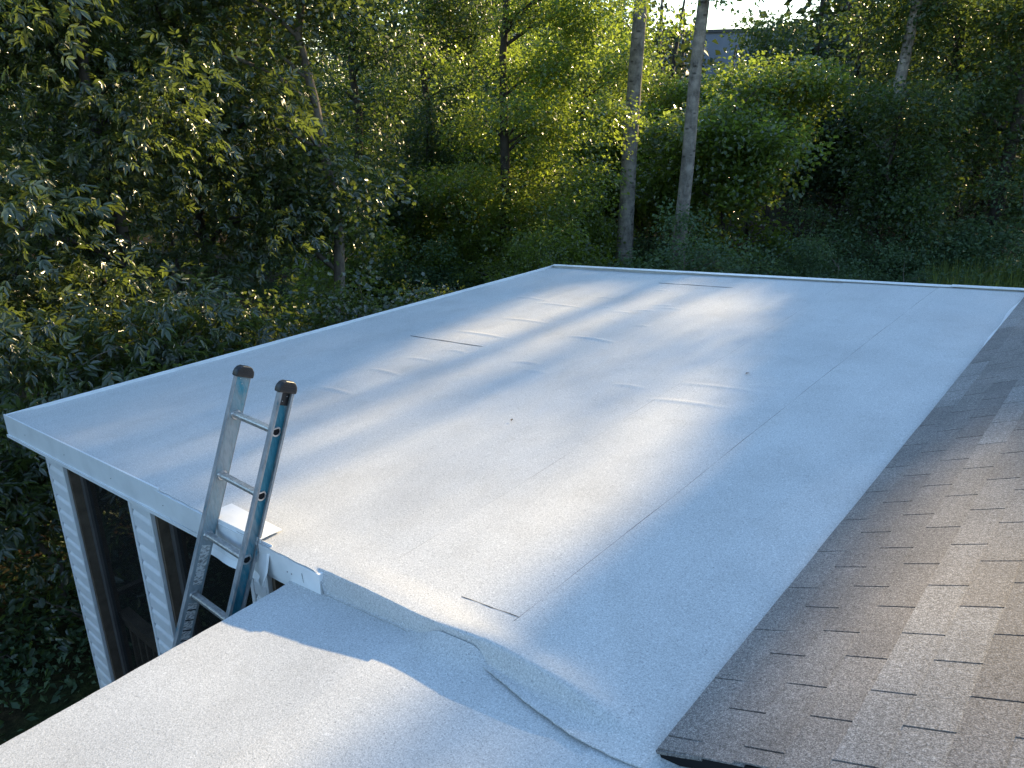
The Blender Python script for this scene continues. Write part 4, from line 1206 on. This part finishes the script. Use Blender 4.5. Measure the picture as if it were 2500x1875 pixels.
# --- stuff nobody would count
r = R(80)
pts = []
for az0, az1, d0, d1, n in ((-26, -5, 15.5, 27, 700), (-88, -66, 6.8, 14, 420), (-66, -30, 13, 30, 500)):
    a = np.radians(r.uniform(az0, az1, n)); dd = r.uniform(d0, d1, n)
    xx = CAM[0] + dd * np.sin(a); yy = CAM[1] + dd * np.cos(a)
    kx = ~((xx > -6.3) & (yy < 7.2) & (yy > -4)) 
    pts.append(np.stack([xx, yy, ground_z(xx, yy) + .12], 1)[kx])
pts = np.concatenate(pts)
V, F = leaf_cloud(r, pts, .42, 26, .085, 'simple', .35, -.1, .7, None, .55)
tag(link('undergrowth', np_mesh('undergrowth', V, F, M['leaf_shrub'])), kind='stuff')
a = np.radians(r.uniform(-11.5, -3, 5200)); dd = r.uniform(15, 23, 5200)
xx = CAM[0] + dd * np.sin(a); yy = CAM[1] + dd * np.cos(a); zz = ground_z(xx, yy)
hh = r.uniform(.7, 1.75, 5200); an = r.uniform(0, 6.28, 5200); ben = r.uniform(.1, .5, 5200)
bx, by = np.cos(an) * .012, np.sin(an) * .012
V = np.stack([np.stack([xx - bx, yy - by, zz], 1), np.stack([xx + bx, yy + by, zz], 1), np.stack([xx + bx * .6 + by * 12 * ben, yy + by * .6 - bx * 12 * ben, zz + hh * .6], 1), np.stack([xx + by * 40 * ben, yy - bx * 40 * ben, zz + hh], 1)], 1).reshape(-1, 3)
b = np.arange(5200)[:, None] * 4
tag(link('tall_grass', np_mesh('tall_grass', V, np.concatenate([b + [0, 1, 2], b + [0, 2, 3]]), M['leaf_grass'])), kind='stuff')

# far wood: one mass beyond the trees one can tell apart
r = R(90)
C_, Tm = [], MB()
for k_ in range(190):
    az = r.uniform(-92, 4); d_ = r.uniform(38, 78)
    mid = np.exp(-((az + 26) / 6) ** 2) + .75 * np.exp(-((az + 47.2) / 1.6) ** 2) + .4 * np.exp(-((az + 34) / 2) ** 2)
    x, y = at(az, d_)
    top = r.uniform(9, 15) * (1 - .72 * min(1, mid)) + 1.0 * min(1, mid)
    if -17 < x < -7: top = min(top, (y - 17) * TE + 1.5)
    if -32 < az < -17 and 52 < d_ < 72: continue
    z0 = float(ground_z(x, y))
    n = 40
    hz = max(1.2, (top - z0) / 2)
    n = int(n * hz / 4) + 12; dirs = r.normal(0, 1, (n, 3)); dirs /= np.linalg.norm(dirs, axis=1)[:, None]
    C_.append(np.array([x, y, z0 + hz * .95]) + dirs * np.array([2.8, 2.8, hz]) * (r.random((n, 1)) ** .5))
    Tm.tube([(x, y, z0 - .2), (x + r.normal(0, .2), y, z0 + hz), (x + r.normal(0, .4), y, z0 + 2 * hz)], [.2, .15, .05], 6)
for k_ in range(90):                               # unseen trees added round the back to cut low horizon light
    az = r.uniform(20, 268); d_ = r.uniform(17, 36)
    x, y = at(az, d_)
    if x > -3 and y > 0 and x < 12: continue
    z0 = float(ground_z(x, y)); hz = r.uniform(3.2, 5.2); n = 60
    dirs = r.normal(0, 1, (n, 3)); dirs /= np.linalg.norm(dirs, axis=1)[:, None]
    C_.append(np.array([x, y, z0 + hz]) + dirs * np.array([3.0, 3.0, hz]) * (r.random((n, 1)) ** .5))
    Tm.tube([(x, y, z0 - .2), (x, y, z0 + hz), (x, y, z0 + 2 * hz)], [.2, .15, .05], 6)
C_ = np.concatenate(C_)
C_ = C_[~open_sky(C_, r)]
V, F = leaf_cloud(r, C_, 1.1, 13, .46, 'simple', .4, .4, .6, None, .68)
fw_ = tag(link('forest', np_mesh('forest', V, F, M['leaf_far'])), kind='stuff')
tk = Tm.build('forest_trunks', M['darkbark'], None, smooth=True); tag(tk, kind='stuff')

# --- the grey building glimpsed through the leaves
bx_, by_ = at(-26.5, 62)
bld = tag(empty('building', (bx_, by_, GROUND), math.radians(26.5)), 'flat roofed blue grey building glimpsed through leaves behind the leaning poplar', 'building')
def B_(mb, name, mat, par=None): return mb.build(name, mat, par or bld)
zt = 6.35 - GROUND
q = MB(); q.box(-4.2, 9, 0, 9, 0, 5.1); B_(q, 'lower_wall', M['tanwall'])
q = MB(); q.box(-4.25, 9.05, -.06, 9, 5.1, zt - .22); up_w = B_(q, 'upper_wall', M['greywall'])
q = MB(); q.box(-4.4, 9.2, -.2, 9.2, zt - .22, zt); B_(q, 'roof_edge', M['darktrim'])
for wx in (-2.4, .8, 4.0, 7.0):
    q = MB(); q.box(wx - .55, wx + .55, -.05, .02, 2.2, 3.7); f_ = B_(q, 'window', M['white'])
    q = MB(); q.box(wx - .47, wx + .47, -.07, -.055, 2.28, 3.62); B_(q, 'pane', M['glass'], f_)

# --- a few scraps on the roofs
for i, (x, y, rz, L_n, lb) in enumerate([(-2.15, 1.9, 2.0, .035, 'tiny dark leaf scrap in the middle of the porch roof'), (-1.22, 3.35, 1.2, .04, 'small dark leaf scrap on the porch roof near the sunlit patch')]):
    z = float(sheet_z(np.array([x]), np.array([y]))[0]) if y > .2 else low_z(x, y)
    mb = MB(); w2 = L_n * .28
    mb.add([(-L_n / 2, 0, .004), (-.1 * L_n, -w2, .011), (L_n / 2, 0, .007), (-.1 * L_n, w2, .009), (0, 0, .005)], [(0, 1, 4), (1, 2, 4), (2, 3, 4), (3, 0, 4)])
    o = mb.build('fallen_leaf', M['leaf_brown'] if i == 3 else M['wood'])
    o.location = (x, y, z - .002); o.rotation_euler = (0, 0, rz)
    tag(o, lb, 'leaf', 'scraps lying on the roofs')
